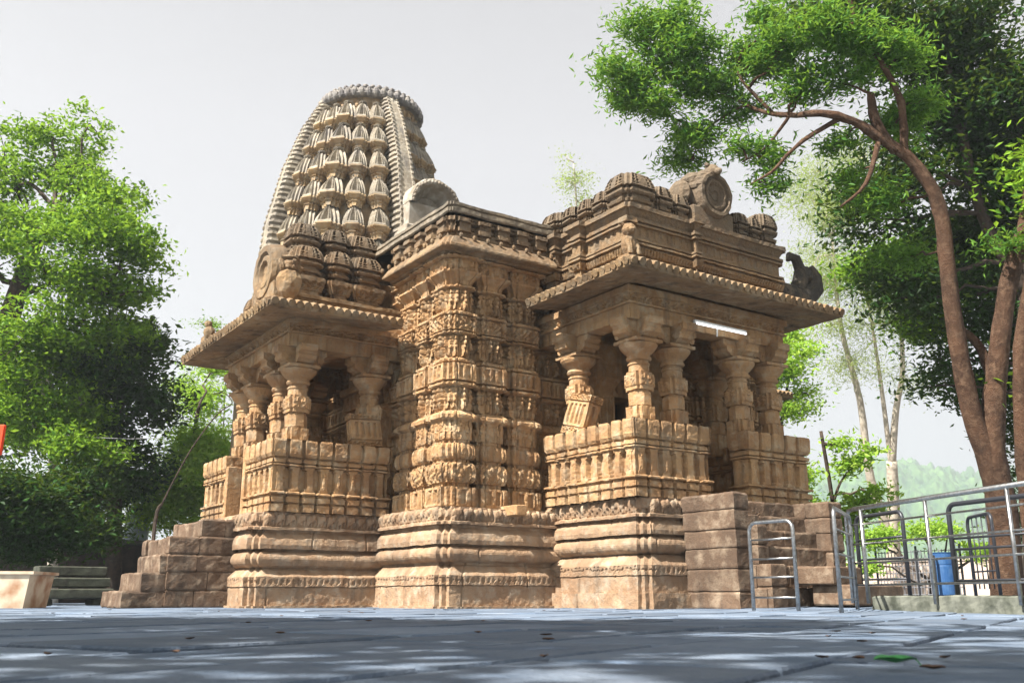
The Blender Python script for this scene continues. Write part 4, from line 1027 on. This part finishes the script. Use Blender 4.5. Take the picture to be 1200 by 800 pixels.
for i, t in enumerate((.095, .46, .83, 1.2)):
    mb = MB(); mb.tube([((B[0]-A[0])*t, (B[1]-A[1])*t, 0), ((B[0]-A[0])*t, (B[1]-A[1])*t, HH)], .024 if i == 0 else .02, 8); mb.build('post', STEEL, e, smooth=True)
# kerb
mb = MB(); p, q = on(.10), on(1.5); d = np.array([q[0]-p[0], q[1]-p[1]]); Lk = np.linalg.norm(d); d /= Lk; nr = np.array([-d[1], d[0]])
if nr @ FW[:2] < 0: nr = -nr
fr = np.array(p)+nr*.03; qq = [fr, fr+d*Lk, fr+d*Lk+nr*6, fr+nr*6]
area = sum(qq[i][0]*qq[(i+1) % 4][1]-qq[(i+1) % 4][0]*qq[i][1] for i in range(4))
if area < 0: qq = [qq[0], qq[3], qq[2], qq[1]]
sweep(mb, [tuple(v) for v in qq], [(0, 0), (0, .155), (-.02, .17)], st=.1, zs=.04, wear=.008, capt=True)
tag(mb.build('raised_terrace', CONC), kind='structure')
hoop(1010, 12.6, 1066, 11.6, 1.02, (.2, .45, .7), 'dark painted hoop barrier behind the handrail beside the dark stone block', IRON, .026, 'dark_barrier', z0=.17)
hoop(1122, 10.8, 1235, 9.6, 1.02, (.16, .5, .62), 'dark painted barrier frame right of the blue drum in front of the big trunk', IRON, .028, 'dark_barrier', z0=.17)
hoop(1143, 12.4, 1172, 11.6, 1.0, (.3, .6), 'narrow dark barrier with thin upright bars beyond the dark barrier frame', IRON, .022, 'dark_barrier', 4, z0=.17)
# far mesh fence
def meshfence():
    p, q = G(1030, 24), G(1130, 22); e = empty('mesh_fence', (p[0], p[1], .1)); tag(e, 'low pale wire mesh fence far behind the railings', 'fence')
    d = (q[0]-p[0], q[1]-p[1]); mb = MB()
    for i in range(26): mb.tube([(d[0]*i/25, d[1]*i/25, 0), (d[0]*i/25, d[1]*i/25, 1.15)], .012, 5)
    for k in range(7): mb.tube([(0, 0, .1+k*.17), (d[0], d[1], .1+k*.17)], .012, 5)
    mb.build('mesh', simple('grey wire', (.22, .22, .24), .5, .5), e)
    for i in (0, 1, 2):
        mb = MB(); mb.tube([(d[0]*i/2, d[1]*i/2, 0), (d[0]*i/2, d[1]*i/2, 1.25)], .03, 6); mb.build('post', IRON, e)
meshfence()
# far pale boundary wall
def farwall():
    p, q = G(985, 31), G(1330, 24); d = np.array([q[0]-p[0], q[1]-p[1]]); L = np.linalg.norm(d); a = atan2(d[1], d[0])
    mb = MB(); mb.box(0, L, -.15, .15, 0, 1.15, .02); mb.box(-.02, L, -.19, .19, 1.15, 1.24, .02); mb.wear(.01)
    o = mb.build('boundary_wall', simple('pale pink plaster', (.55, .45, .38), .9, c2=(.42, .33, .28), sc=1.5)); o.matrix_world = Matrix.Translation((p[0], p[1], 0)) @ Matrix.Rotation(a, 4, 'Z')
    tag(o, 'low pale plastered boundary wall far behind the mesh fence', 'wall')
farwall()
# blue drum
x, y = G(1107, 13.4); e = empty('blue_drum', (x, y, .17)); tag(e, 'blue litter drum standing behind the handrail left of the big trunk', 'litter bin')
mb = MB(); mb.lathe([(.19, .0), (.2, .02), (.205, .2), (.2, .22), (.205, .24), (.205, .5), (.2, .52), (.205, .54), (.21, .72), (.22, .74), (.19, .745), (.17, .7), (.17, .3)], 28); mb.V = [v*np.array((.8, .8, .8)) for v in mb.V]; mb.build('drum', BLUE, e, smooth=False)
mb = MB(); mb.tube([(-.26, -.05, 0), (-.26, -.05, .55)], .02, 6); mb.tube([(.26, .05, 0), (.26, .05, .55)], .02, 6); mb.tube([(-.26, -.05, .5), (.26, .05, .5)], .015, 6); mb.build('stand', IRON, e)
# dark stone block beside the stair
x, y = G(1020, 11.9); mb = MB(); mb.box(x-.5, x+.55, y-.1, y+.5, .05, .30, .02); mb.box(x-.6, x+.0, y+.1, y+.7, .30, .52, .02); mb.wear(.01)
tag(mb.build('stone_block', STAIR), 'dark stepped stone block on the ground between the right stair and the railings', 'stone block')
# ---- left side things
x, y = G(-31, 13.5); e = empty('planter_tub', (x, y, 0)); tag(e, 'cream plastered tub with a rust stained rim at the left edge of the paving', 'tub')
a = radians(-28)
def tub(s0, s1, z0, z1, t):
    mb = MB(); hw0 = s0; hw1 = s1; z = z1-z0
    V = []
    for (h, zz) in ((hw0, z0), (hw1, z1-.05), (hw1+.04, z1-.04), (hw1+.04, z1), (hw1-t, z1), (hw0-t, z1-.25)):
        for sx, sy in ((-1, -1), (1, -1), (1, 1), (-1, 1)): V.append((sx*h*1.35, sy*h*.7, zz))
    F = [(k*4+i, k*4+(i+1) % 4, (k+1)*4+(i+1) % 4, (k+1)*4+i) for k in range(5) for i in range(4)]+[(20, 21, 22, 23)]
    mb.add(V, F, Matrix.Rotation(a, 4, 'Z')); return mb
tub(.64, .68, 0, .50, .06).build('tub_body', TUBM, e)
mb = MB(); mb.box(-.8, .8, -.40, .40, .37, .42, .01, Matrix.Rotation(a, 4, 'Z')); mb.wear(.02); mb.build('soil', simple('soil', (.06, .045, .03), .95), e)
# stacked mossy ledges (old steps)
x, y = G(88, 17); mb = MB()
for i in range(3): mb.box(x-.65+.02*i, x+.65-.05*i, y-.1+.12*i, y+.8, .12+.2*i, .29+.2*i, .02)
mb.box(x-.55, x-.35, y-.02, y+.6, 0, .12, .02); mb.box(x+.3, x+.5, y, y+.6, 0, .12, .02); mb.wear(.01)
tag(mb.build('stone_bench', simple('mossy stone with painted shade', (.055, .06, .04), .9, c2=(.03, .03, .02), sc=8, bump=.4)), 'mossy stack of stone slabs, shade put into their colour, behind the cream tub', 'stone bench')  # mossy stone, its base colour darkened to stand in for tree shade
# dark shed with flat roof
p = G(108, 24); e = empty('low_shed', (p[0], p[1], 0)); tag(e, 'low dark stone shed with a flat slab roof under the left trees', 'shed')
mb = MB(); mb.box(-2.2, 2.8, 0, 2.5, 0, 1.45, .02); mb.wear(.02); mb.build('wall', simple('dark masonry', (.07, .05, .04), .9, c2=(.04, .03, .025), sc=5, bump=.4), e)
mb = MB(); mb.box(-2.4, 3.0, -.25, 2.7, 1.45, 1.56, .02); mb.build('roof', simple('grey roof slab', (.11, .10, .09), .9), e)
p = G(153, 24.6); mb = MB(); mb.lathe([(.30, 0), (.31, .1), (.30, .12), (.31, .3), (.30, .32), (.31, .5), (.30, .52), (.31, .72), (.24, .86), (.12, .90), (.12, .95), (0, .95)], 20, (p[0], p[1], 1.56))
tag(mb.build('water_tank', TANKM), 'grey blue plastic water tank standing on the low dark shed', 'water tank')
mb = MB(); c = at(-8, 515, 9); mb.box(-.06, .10, -.02, .02, -.15, .14, .01); mb.wear(.006)
o = mb.build('orange_flag', ORANGE); o.matrix_world = Matrix.Translation(c) @ Matrix.Rotation(-YAW, 4, 'Z'); tag(o, 'small orange cloth sign hanging at the left edge of the view', 'flag')
o2 = MB(); o2.tube([(-.05, 0, -c[2]), (-.05, 0, .2)], .015, 6); q = o2.build('pole', IRON, o)
# thin wire
mb = MB(); mb.tube([at(60, 508, 21), at(100, 512, 21), at(150, 514, 21), at(190, 513, 21)], .006, 5); tag(mb.build('wire', simple('pale wire', (.25, .25, .25), .5)), 'thin pale wire strung between the left trees', 'wire')
# leaves on the ground
def fallen(c, L, wd, ang, m, name, label, curl=.25):
    mb = MB(); V = []; n = 12
    for i in range(n+1):
        t = i/n; ww = wd*sin(pi*min(1, t*1.02))**.8+.002
        zc = (.012 if L > .08 else .004)+curl*L*.12*sin(t*9)*.4+abs(t-.5)*L*.10
        V += [(L*(t-.5), -ww, zc+.35*ww), (L*(t-.5), 0, zc), (L*(t-.5), ww, zc+.5*ww)]
    F = [(3*i+k, 3*i+3+k, 3*i+4+k, 3*i+1+k) for i in range(n) for k in (0, 1)]
    F2 = [tuple(reversed(f)) for f in F]
    V2 = [(a, b, c_+.0015) for a, b, c_ in V]
    mb.add(V2, F); mb.add(V, F2)
    if L > .08: mb.tube([(L*.48, 0, .018), (L*.62, .004, .004)], .0015, 5)
    o = mb.build(name, m); o.matrix_world = Matrix.Translation(c) @ Matrix.Rotation(ang, 4, 'Z'); return tag(o, label, 'leaf')
def gp(u, v, z=.03):
    r = FW*FPX+RT*(u-600)-UP*(v-400); t = (z-CAMP[2])/r[2]; return CAMP+r*t
c = gp(1050, 779, .012); zz = float(gz(c[0], c[1])); c = gp(1050, 779, zz+.012); fallen(tuple(c-np.array([0, 0, .005])), .105, .024, -YAW+.15, GREENLEAF, 'fallen_leaf', 'fresh green curled leaf lying on the foreground paving')
c = gp(1093, 782, zz+.012); fallen(tuple(c-np.array([0, 0, .006])), .055, .011, -YAW-.5, DRYLEAF, 'fallen_leaf', 'small dry brown leaf just right of the green leaf on the paving')
for i, (u, v) in enumerate([(432, 728), (640, 745), (205, 766), (905, 715), (560, 742), (980, 741)]+[(R_.uniform(30, 1180), 714+R_.uniform(0, 1)**2*60) for _ in range(26)]):
    z_ = .006; c = gp(u, v, z_); zz = float(gz(c[0], c[1])); 
    if zz < .08: c = gp(u, v, zz+.006)
    fallen(tuple(c), R_.uniform(.03, .06), .010, R_.uniform(0, 6), DRYLEAF, 'dry_leaf', 'tiny dry brown leaf scattered on the sunlit paving', .05)['group'] = 'dry leaves scattered on the paving'
# ================================================================== TREES
RN = np.random.RandomState(11)
def leaves(blobs, n, size, asp=.45, clump=30, cr=.35, droop=.0, shell=.45):
    """leaf faces gathered in clumps through ellipsoidal crown volumes"""
    bb = []
    for c, r in blobs:
        r = np.array(r)
        for k in range(9):
            d = RN.normal(size=3); d /= np.linalg.norm(d); f = RN.uniform(.26, .52)
            bb.append((np.array(c)+d*r*RN.uniform(.25, .95), r*f*np.array((1.25, 1.25, .8))))
    blobs = bb
    vol = np.array([b[1][0]*b[1][1]*b[1][2] for b in blobs])**.75; vol = vol/vol.sum()
    mb = MB(); CV = []
    nc = max(1, n//clump)
    idx = RN.choice(len(blobs), nc, p=vol)
    C = np.array([blobs[i][0] for i in idx]); Rr = np.array([blobs[i][1] for i in idx])
    d = RN.normal(size=(nc, 3)); d /= np.linalg.norm(d, axis=1)[:, None]
    r = (shell+(1-shell)*RN.rand(nc, 1))*(1+RN.normal(size=(nc, 1))*.13)
    cc = C+d*r*Rr
    P = np.repeat(cc, clump, 0)+RN.normal(size=(nc*clump, 3))*cr*np.array([1, 1, .6])*RN.uniform(.5, 1.3, (nc, 1)).repeat(clump, 0)
    m = len(P)
    a = RN.normal(size=(m, 3)); a[:, 2] = a[:, 2]*.6-droop; a /= np.linalg.norm(a, axis=1)[:, None]
    b = RN.normal(size=(m, 3)); b[:, 2] *= .5; b = b-a*(a*b).sum(1)[:, None]; b /= np.linalg.norm(b, axis=1)[:, None]
    s = size*RN.uniform(.6, 1.3, (m, 1))
    nrm = np.cross(a, b)
    V = np.stack([P-a*s*.5, P+b*s*asp*.5-a*s*.05+nrm*s*.08, P+a*s*.55, P-b*s*asp*.5-a*s*.05+nrm*s*.08], 1).reshape(-1, 3)
    mb.add(V, np.arange(4*m).reshape(-1, 4)); return mb, cc
def wob(p, q, n=6, a=.12, sag=0):
    p = np.array(p, float); q = np.array(q, float); L = np.linalg.norm(q-p); out = []
    for i in range(n+1):
        t = i/n; o = p+(q-p)*t
        if 0 < i < n: o = o+RN.normal(size=3)*a*L*.25
        o[2] += sag*L*sin(pi*t)
        out.append(o)
    return out
def smooth_path(P, k=4):
    P = [np.array(p, float) for p in P]; out = []
    for i in range(len(P)-1):
        p0 = P[max(i-1, 0)]; p1 = P[i]; p2 = P[i+1]; p3 = P[min(i+2, len(P)-1)]
        for j in range(k):
            t = j/k; out.append(.5*((2*p1)+(-p0+p2)*t+(2*p0-5*p1+4*p2-p3)*t*t+(-p0+3*p1-3*p2+p3)*t**3))
    out.append(P[-1]); return out
def limb(mb, pts, r0, r1, n=10, k=4):
    P = smooth_path(pts, k); m = len(P); mb.tube(P, [r0+(r1-r0)*(i/(m-1))**.9 for i in range(m)], n)
def tree(name, label, trunk, blobs, n, size, lm, bm, asp=.45, clump=30, cr=.35, droop=0, twigs=30, group=None, shell=.45, limbs=(), tr=.02, cat='tree', frac=None):
    """trunk: list of (pts, r0, r1)"""
    base = np.array(trunk[0][0][0], float)
    e = empty(name, tuple(base)); tag(e, label, cat, group)
    mb = MB()
    nodes = []
    for pts, r0, r1 in list(trunk)+list(limbs):
        limb(mb, [np.array(p)-base for p in pts], r0, r1, 12 if r0 > .1 else 8); nodes += smooth_path([np.array(p) for p in pts], 4)
    lv, cc = leaves([(np.array(b[0]), np.array(b[1])) for b in blobs], n, size, asp, clump, cr, droop, shell)
    lv.V = [v-base for v in lv.V]
    N = np.array(nodes)
    for b in blobs:   # a branch into every crown mass
        c = np.array(b[0]); j = np.argmin(((N-c)**2).sum(1)+np.maximum(0, N[:, 2]-c[2])*2); r = tr*1.8*max(b[1])**.5
        P = wob(N[j], c, 5, .15); mb.tube([p-base for p in P], [r*(1.6-.9*i/5) for i in range(6)], 7); nodes += P
    N = np.array(nodes)
    sel = cc[RN.choice(len(cc), min(twigs, len(cc)), replace=False)]
    for c in sel:
        j = np.argmin(((N-c)**2).sum(1)); P = wob(N[j], c, 4, .2); mb.tube([p-base for p in P], [tr, tr*.8, tr*.6, tr*.45, tr*.3], 5)
    if bm is BARK: 
        mb.wear(.014, 5); mb.wear(.007, 19)
    mb.build('trunk', bm, e, smooth=True); lv.build('crown', lm, e)
    return e
def B(u, v, d, rx, rz, ry=None):  # crown mass by direction, depth and size in metres
    return (at(u, v, d), (rx, ry or rx, rz))
def g0(u, d, z=0):
    p = at(u, 690, d); return np.array([p[0], p[1], z-.1])
# --- left group
tree('broadleaf_tree', 'tall bright leafed tree with a dark leaning trunk at the left edge', [([g0(-40, 22.95), at(-25, 520, 22.95), at(-5, 430, 22.95), at(18, 350, 22.95), at(40, 290, 22.95), at(70, 240, 22.95)], .42, .11)],
     [B(20, 250, 22.95, 1.62, 1.22), B(90, 230, 22.95, 1.35, 1.08), B(60, 160, 23.62, 1.22, 0.61), B(105, 145, 23.62, 0.68, 0.41), B(110, 270, 22.28, 1.62, 1.08), B(150, 290, 22.28, 1.01, 0.61), B(60, 320, 22.28, 1.35, 0.94), B(130, 335, 22.28, 1.22, 0.68), B(175, 342, 22.28, 0.47, 0.2), B(100, 375, 22.28, 1.22, 0.81), B(40, 390, 21.6, 1.22, 0.81), B(10, 200, 23.62, 1.22, 0.81), B(-60, 300, 22.95, 2.03, 2.03), B(140, 390, 22.95, 0.68, 0.68)],
     40000, .13, LEAF_MID, BARKD, asp=.55, twigs=160, clump=24, cr=.20, limbs=[([at(18, 350, 22.95), at(70, 330, 22.41), at(120, 345, 22.14)], .08, .02), ([at(0, 400, 22.95), at(50, 405, 22.28), at(90, 380, 22.14)], .07, .02)])
tree('broadleaf_tree', 'dense dark tree standing right of the leaning trunk, behind the shed', [([g0(135, 24), at(135, 560, 24), at(140, 480, 24), at(150, 420, 24)], .22, .08)],
     [B(140, 430, 24, 1.3, 1.2), B(165, 480, 24, .9, 1.0), B(120, 500, 24, 1.2, 1.2), B(150, 550, 24, 1.0, .9), B(110, 570, 24, .9, .8), B(60, 470, 25, 1.6, 1.6), B(10, 480, 26, 1.5, 1.6), B(150, 390, 24.5, .8, .6)],
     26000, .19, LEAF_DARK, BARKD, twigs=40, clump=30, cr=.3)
tree('broadleaf_tree', 'light green tree with a pale forked trunk among the left trees', [([g0(64, 22.95), at(62, 560, 22.95), at(60, 490, 22.95), at(56, 430, 22.95)], .13, .06)],
     [B(70, 420, 22.38, 1.27, 0.8), B(40, 500, 21.8, 1.15, 0.8), B(95, 470, 22.38, 0.8, 0.69), B(20, 440, 21.8, 0.8, 0.69), B(88, 530, 21.23, 0.92, 0.58)],
     14000, .14, LEAF_MID, BARKP, twigs=30, clump=26, cr=.25, limbs=[([at(60, 500, 22.95), at(52, 470, 22.95), at(50, 440, 22.95)], .06, .04)])
tree('understorey_bush', 'dense shaded bush growing low behind the cream tub', [([g0(50, 20.2), at(50, 640, 20.2)], .08, .04)],
     [B(10, 590, 19.64, 1.23, 0.85), B(60, 600, 19.64, 1.01, 0.67), B(100, 620, 20.2, 0.78, 0.51), B(-40, 600, 19.08, 1.34, 1.01), B(70, 635, 20.2, .9, .4), B(20, 640, 20.2, 1.0, .45), B(90, 575, 20.76, 0.78, 0.67)],
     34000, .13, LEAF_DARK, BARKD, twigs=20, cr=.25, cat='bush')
tree('feathery_tree', 'bright yellow green feathery tree between the left trees and the left stair', [([g0(232, 26), at(228, 600, 26), at(225, 540, 26), at(232, 480, 26)], .12, .05)],
     [B(225, 560, 25, 1.3, .8), B(200, 590, 25, .9, .6), B(250, 520, 26, .9, .7), B(210, 520, 26, .7, .5), B(260, 575, 25, .8, .8), B(235, 470, 27, .8, .5), B(245, 432, 28, .8, .3), B(180, 610, 25, .6, .4), B(190, 560, 25, .8, .6), B(215, 600, 25, .9, .5), B(255, 550, 25, .8, .7), B(170, 585, 25, .6, .5), B(235, 520, 26, .9, .5)],
     30000, .13, LEAF_BRIGHT, BARKD, twigs=60, clump=22, cr=.3, shell=.25, asp=.4, tr=.015)
mb = MB(); limb(mb, [at(190, 590, 20), at(205, 560, 20), at(228, 520, 20), at(255, 485, 20), at(272, 472, 20), at(262, 460, 20), at(250, 462, 20)], .018, .008, 6)
b_ = at(180, 640, 20); limb(mb, [np.array([b_[0], b_[1], -.1]), at(182, 610, 20), at(190, 590, 20)], .05, .03, 6)
o = mb.build('bare_branch', BARKD); tag(o, 'thin dark bare bent branch crossing in front of the yellow green feathery tree', 'branch')
# small far sprigs above the left porch
tree('slender_tree', 'slender far tree whose wispy tips show beside the tower over the left porch eave', [([g0(262, 34), at(262, 500, 34), at(268, 400, 34)], .035, .01)],
     [B(247, 381, 33, .5, .15), B(218, 455, 33, .9, .3)], 2600, .10, LEAF_MID, BARKD, twigs=14, clump=14, cr=.2, shell=.1)
tree('slender_tree', 'pale wispy tree top showing above the roof between tower and right porch', [([g0(676, 40), at(676, 420, 40), at(676, 260, 40), at(672, 190, 40)], .12, .02)],
     [B(672, 215, 40, .6, .5), B(664, 186, 40, .4, .15), B(684, 240, 40, .6, .5)], 1500, .11, LEAF_PALE, BARKP, twigs=10, clump=10, cr=.35, shell=.1)
# --- right big tree
TD = 15.0
bt = g0(1178, TD)
tree('mango_tree', 'big reddish barked tree with forked trunk, its long branch reaching over the right porch', [([bt, at(1176, 620, TD), at(1170, 570, TD), at(1163, 525, TD), at(1166, 460, TD), at(1172, 400, TD), at(1182, 330, TD), at(1205, 250, TD), at(1215, 150, TD)], .255, .10),
      ([at(1172, 590, TD), at(1158, 540, TD), at(1138, 480, TD), at(1122, 400, TD), at(1110, 310, TD), at(1100, 240, TD), at(1070, 190, TD), at(1035, 165, TD), at(1000, 142, TD), at(962, 133, TD), at(925, 135, 15.5), at(885, 128, 16), at(850, 110, 16.5)], .185, .02)],
     [B(790, 60, 16.5, .75, .45), B(740, 85, 16.5, .55, .45), B(820, 95, 16.5, .6, .4), B(870, 60, 16.5, .55, .35), B(780, 20, 16.5, .5, .35), B(770, 120, 16.5, .5, .3), B(815, 160, 16.5, .45, .3), B(800, 190, 17, .45, .2), B(860, 130, 16.3, .4, .25), B(895, 75, 16, .45, .3),
      B(870, 170, 16, .3, .2), B(905, 185, 16, .3, .25), B(900, 215, 16, .22, .18), B(940, 110, 15.5, .35, .2), B(735, 118, 16.5, .35, .2), B(745, 30, 16.5, .35, .25),
      B(960, 30, 15, .5, .25), B(925, 50, 15.5, .5, .25), B(945, 85, 15.5, .4, .2), B(900, 20, 16, .45, .25), B(985, 95, 15.3, .4, .25), B(1060, 60, 15, .5, .3), B(1010, 50, 15, .6, .3), B(1040, 150, 15.5, .4, .3), B(985, 165, 15.5, .3, .15), B(1070, 130, 15.5, .5, .25), B(1030, 240, 15.5, .45, .3), B(1000, 205, 15.5, .3, .15), B(1060, 300, 16, .45, .25), B(1180, 290, 15, .35, .2)],
     38000, .125, LEAF_LONG, BARK, asp=.3, clump=20, cr=.17, droop=.25, twigs=160, shell=.3, tr=.014,
     limbs=[([at(1050, 178, TD), at(1030, 150, TD), at(1022, 125, TD), at(1020, 110, TD)], .09, .06), ([at(1060, 180, TD), at(1056, 120, TD), at(1030, 70, TD), at(1005, 30, TD), at(990, -20, TD)], .07, .03),
            ([at(985, 138, TD), at(940, 165, 15.3), at(905, 200, 15.5), at(880, 215, 15.8)], .05, .012), ([at(925, 135, 15.5), at(900, 170, 15.8), at(870, 190, 16)], .03, .01), ([at(905, 132, 15.8), at(870, 95, 16), at(865, 75, 16.2)], .035, .012),
            ([at(1030, 165, TD), at(1015, 215, 14.8), at(985, 243, 14.8)], .05, .015), ([at(1166, 470, TD), at(1150, 410, 15.2), at(1125, 385, 15.3)], .08, .06), ([at(850, 110, 16.5), at(800, 90, 16.6), at(780, 60, 16.6)], .025, .01), ([at(870, 125, 16.4), at(830, 150, 16.6), at(812, 185, 16.6)], .025, .01)])
tree('shade_tree', 'dark dense tree filling the upper right corner behind the big forked trunk', [([g0(1215, 19), at(1212, 500, 19), at(1205, 350, 19), at(1200, 200, 19), at(1180, 60, 19)], .3, .12), ([at(1205, 350, 19), at(1150, 250, 19), at(1120, 120, 19), at(1090, 0, 19)], .14, .06)],
     [B(1100, 30, 19, 1.6, 1.2), B(1180, 100, 19, 1.6, 1.4), B(1120, 130, 19, 1.2, .9), B(1080, 200, 19, 1.1, .8), B(1050, 260, 19, 1.0, .6), B(1010, 225, 18.5, .55, .4), B(1000, 262, 18.5, .4, .25), B(1160, 250, 20, 1.5, 1.2), B(1070, 320, 19, .9, .6), B(1050, 350, 19, .5, .4), B(1120, 350, 20, 1.1, .9), B(1100, 420, 20, .55, .5), B(1080, 455, 20, .35, .3), B(1190, 380, 20, 1.3, 1.3), B(1150, 450, 21, .9, .7), B(1200, 500, 21, .9, 1.2), B(1230, 200, 19, 1.8, 2.0), B(1000, 0, 19, 1.3, .6), B(940, 15, 19, .8, .4), B(1050, 60, 19, 1.2, .7), B(1215, 600, 21, .6, 1.0)],
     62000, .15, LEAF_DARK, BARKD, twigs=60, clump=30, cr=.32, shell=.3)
tree('shade_tree', 'sunlit mid green foliage tree beyond the forked trunk, lower than the dark canopy', [([g0(1225, 24), at(1215, 500, 24), at(1190, 380, 24)], .25, .1)],
     [B(1090, 300, 22, .9, .5), B(1060, 330, 22, .5, .4), B(1040, 300, 22, .5, .3), B(1180, 330, 22, .6, .5), B(1090, 380, 22, .6, .4), B(1130, 300, 22, .9, .7), B(1010, 320, 22, .35, .3)],
     26000, .15, LEAF_MID, BARKD, twigs=30, clump=24, cr=.3)
tree('shade_tree', 'reddish second trunk tree cut by the right edge of the view', [([g0(1215, 14), at(1205, 600, 14), at(1196, 480, 14), at(1199, 380, 14), at(1225, 250, 14)], .12, .09)],
     [B(1290, 200, 14, 1.0, .8), B(1210, 450, 15, .3, .3)], 3000, .14, LEAF_MID, BARK, twigs=8)
# --- pale feathery trees
tree('eucalyptus_tree', 'tall slender pale trunked tree with wispy yellow green leaves right of the porch', [([g0(1050, 30), at(1047, 650, 30), at(1047, 590, 30), at(1045, 540, 30)], .25, .16), ([at(1047, 640, 30), at(1020, 560, 30), at(1008, 470, 30), at(985, 380, 30), at(975, 280, 30)], .17, .04), ([at(1045, 545, 30), at(1050, 480, 30), at(1058, 430, 30), at(1052, 340, 30)], .13, .05), ([at(1045, 550, 30), at(1035, 470, 30), at(1025, 400, 30), at(1012, 320, 30)], .09, .03)],
     [B(985, 240, 30, 1.3, 1.2), B(960, 300, 30, 1.0, 1.2), B(1000, 330, 30, 1.1, 1.2), B(975, 380, 30, 1.0, .9), B(1035, 380, 30, 1.0, .9), B(1000, 430, 30, .9, .6), B(1060, 440, 30, .6, .5), B(950, 230, 31, .9, .9), B(1010, 180, 31, 1.1, .7), B(1060, 340, 30, .8, .8), B(960, 200, 31, .8, .6)],
     24000, .12, LEAF_PALE, BARKP, asp=.22, clump=16, cr=.42, droop=.5, twigs=110, shell=.1, tr=.014)
tree('young_tree', 'small bright green tree behind the right porch with leaves against the sky', [([g0(900, 26), at(905, 600, 26), at(915, 500, 26), at(925, 440, 26)], .1, .03)],
     [B(920, 440, 26, .55, .5), B(940, 410, 26, .4, .3), B(925, 480, 26, .5, .35), B(900, 410, 26, .5, .4), B(925, 395, 27, .6, .3), B(945, 460, 26, .35, .3), B(935, 555, 25, .45, .6), B(940, 595, 25, .5, .3), B(922, 570, 25, .3, .5)],
     9000, .13, LEAF_BRIGHT, BARKD, twigs=40, clump=16, cr=.25, shell=.2)
tree('young_tree', 'thin dark stemmed sapling with sparse drooping leaves left of the pale trunks', [([g0(985, 20), at(978, 640, 20), at(976, 590, 20), at(962, 505, 20)], .07, .035), ([at(976, 590, 20), at(985, 565, 20), at(1000, 545, 20)], .04, .015)],
     [B(1000, 545, 20, .35, .2), B(1015, 530, 20, .25, .15), B(985, 520, 20, .3, .15), B(1015, 590, 19, .4, .2), B(975, 605, 19, .35, .2), B(1030, 575, 19, .2, .12), B(995, 610, 19, .4, .2)],
     2600, .14, LEAF_BRIGHT, BARKD, twigs=12, clump=12, cr=.16, shell=.1, droop=.3, tr=.028)
tree('roadside_bush', 'low yellow green bush by the pale boundary wall, behind the railings', [([g0(1090, 23), at(1090, 680, 23)], .05, .03)],
     [B(1085, 622, 23, .5, .15), B(1110, 620, 22, .4, .15), B(1020, 632, 24, .5, .2), B(1035, 625, 24, .35, .2), B(1160, 645, 22, .6, .2), B(1010, 660, 22, .3, .3)], 5000, .12, LEAF_BRIGHT, BARKD, twigs=10, cr=.16, clump=18, cat='bush')
# --- trees beyond the left edge, whose shade falls over the foreground paving
def shade(name, x, y, blobs, n, label):
    tree(name, label, [([(x, y, -.1), (x+.1, y, 2), (x+.3, y+.2, 4), (x+.6, y+.3, 5.6)], .28, .12)], [(b[:3], (b[3], b[3], .7)) for b in blobs], n, .24, LEAF_MID, BARKD, clump=26, cr=.3, twigs=30, shell=.1, asp=.55)
shade('shade_tree', -11.5, -9.5, [(-11, -9.5, 7.2, 1.6), (-9.5, -11.2, 7.4, 1.5), (-9.8, -8.3, 7.2, 1.5), (-8.4, -10.0, 7.8, 1.4), (-12, -7.5, 7, 1.4), (-7.0, -11.5, 8, 1.3), (-6.5, -9.6, 8.4, 1.1)], 9500, 'leafy tree standing out of view to the left, shading the foreground paving')
shade('shade_tree', -12.5, -5.2, [(-11.5, -6.0, 6.2, 1.4), (-10, -5.2, 6.3, 1.2), (-9.0, -6.6, 6.4, 1.2), (-12, -4.6, 6, 1.0), (-7.9, -7.6, 7.0, 1.1)], 9000, 'second leafy tree out of view at left, nearer to the left stair')
# ================================================================== HAZE
HAZE = True
if HAZE:
    m = bpy.data.materials.new('haze'); m.use_nodes = True; n = m.node_tree; n.nodes.clear()
    o_ = n.nodes.new('ShaderNodeOutputMaterial'); v = n.nodes.new('ShaderNodeVolumePrincipled'); v.inputs['Density'].default_value = .0012; v.inputs['Color'].default_value = (.80, .89, .97, 1)
    v.inputs['Anisotropy'].default_value = .2
    n.links.new(v.outputs[0], o_.inputs['Volume'])
    mb = MB(); mb.box(-3200, 3200, -3200, 3200, -6, 230, .0001)
    V = [(x, y, z) for z in (-6, 140) for x, y in ((-3200, -3200), (3200, -3200), (3200, 3200), (-3200, 3200))]
    mb = MB(); mb.add(V, [(3, 2, 1, 0), (4, 5, 6, 7), (0, 1, 5, 4), (1, 2, 6, 5), (2, 3, 7, 6), (3, 0, 4, 7)])
    tag(mb.build('haze', m), kind='stuff')
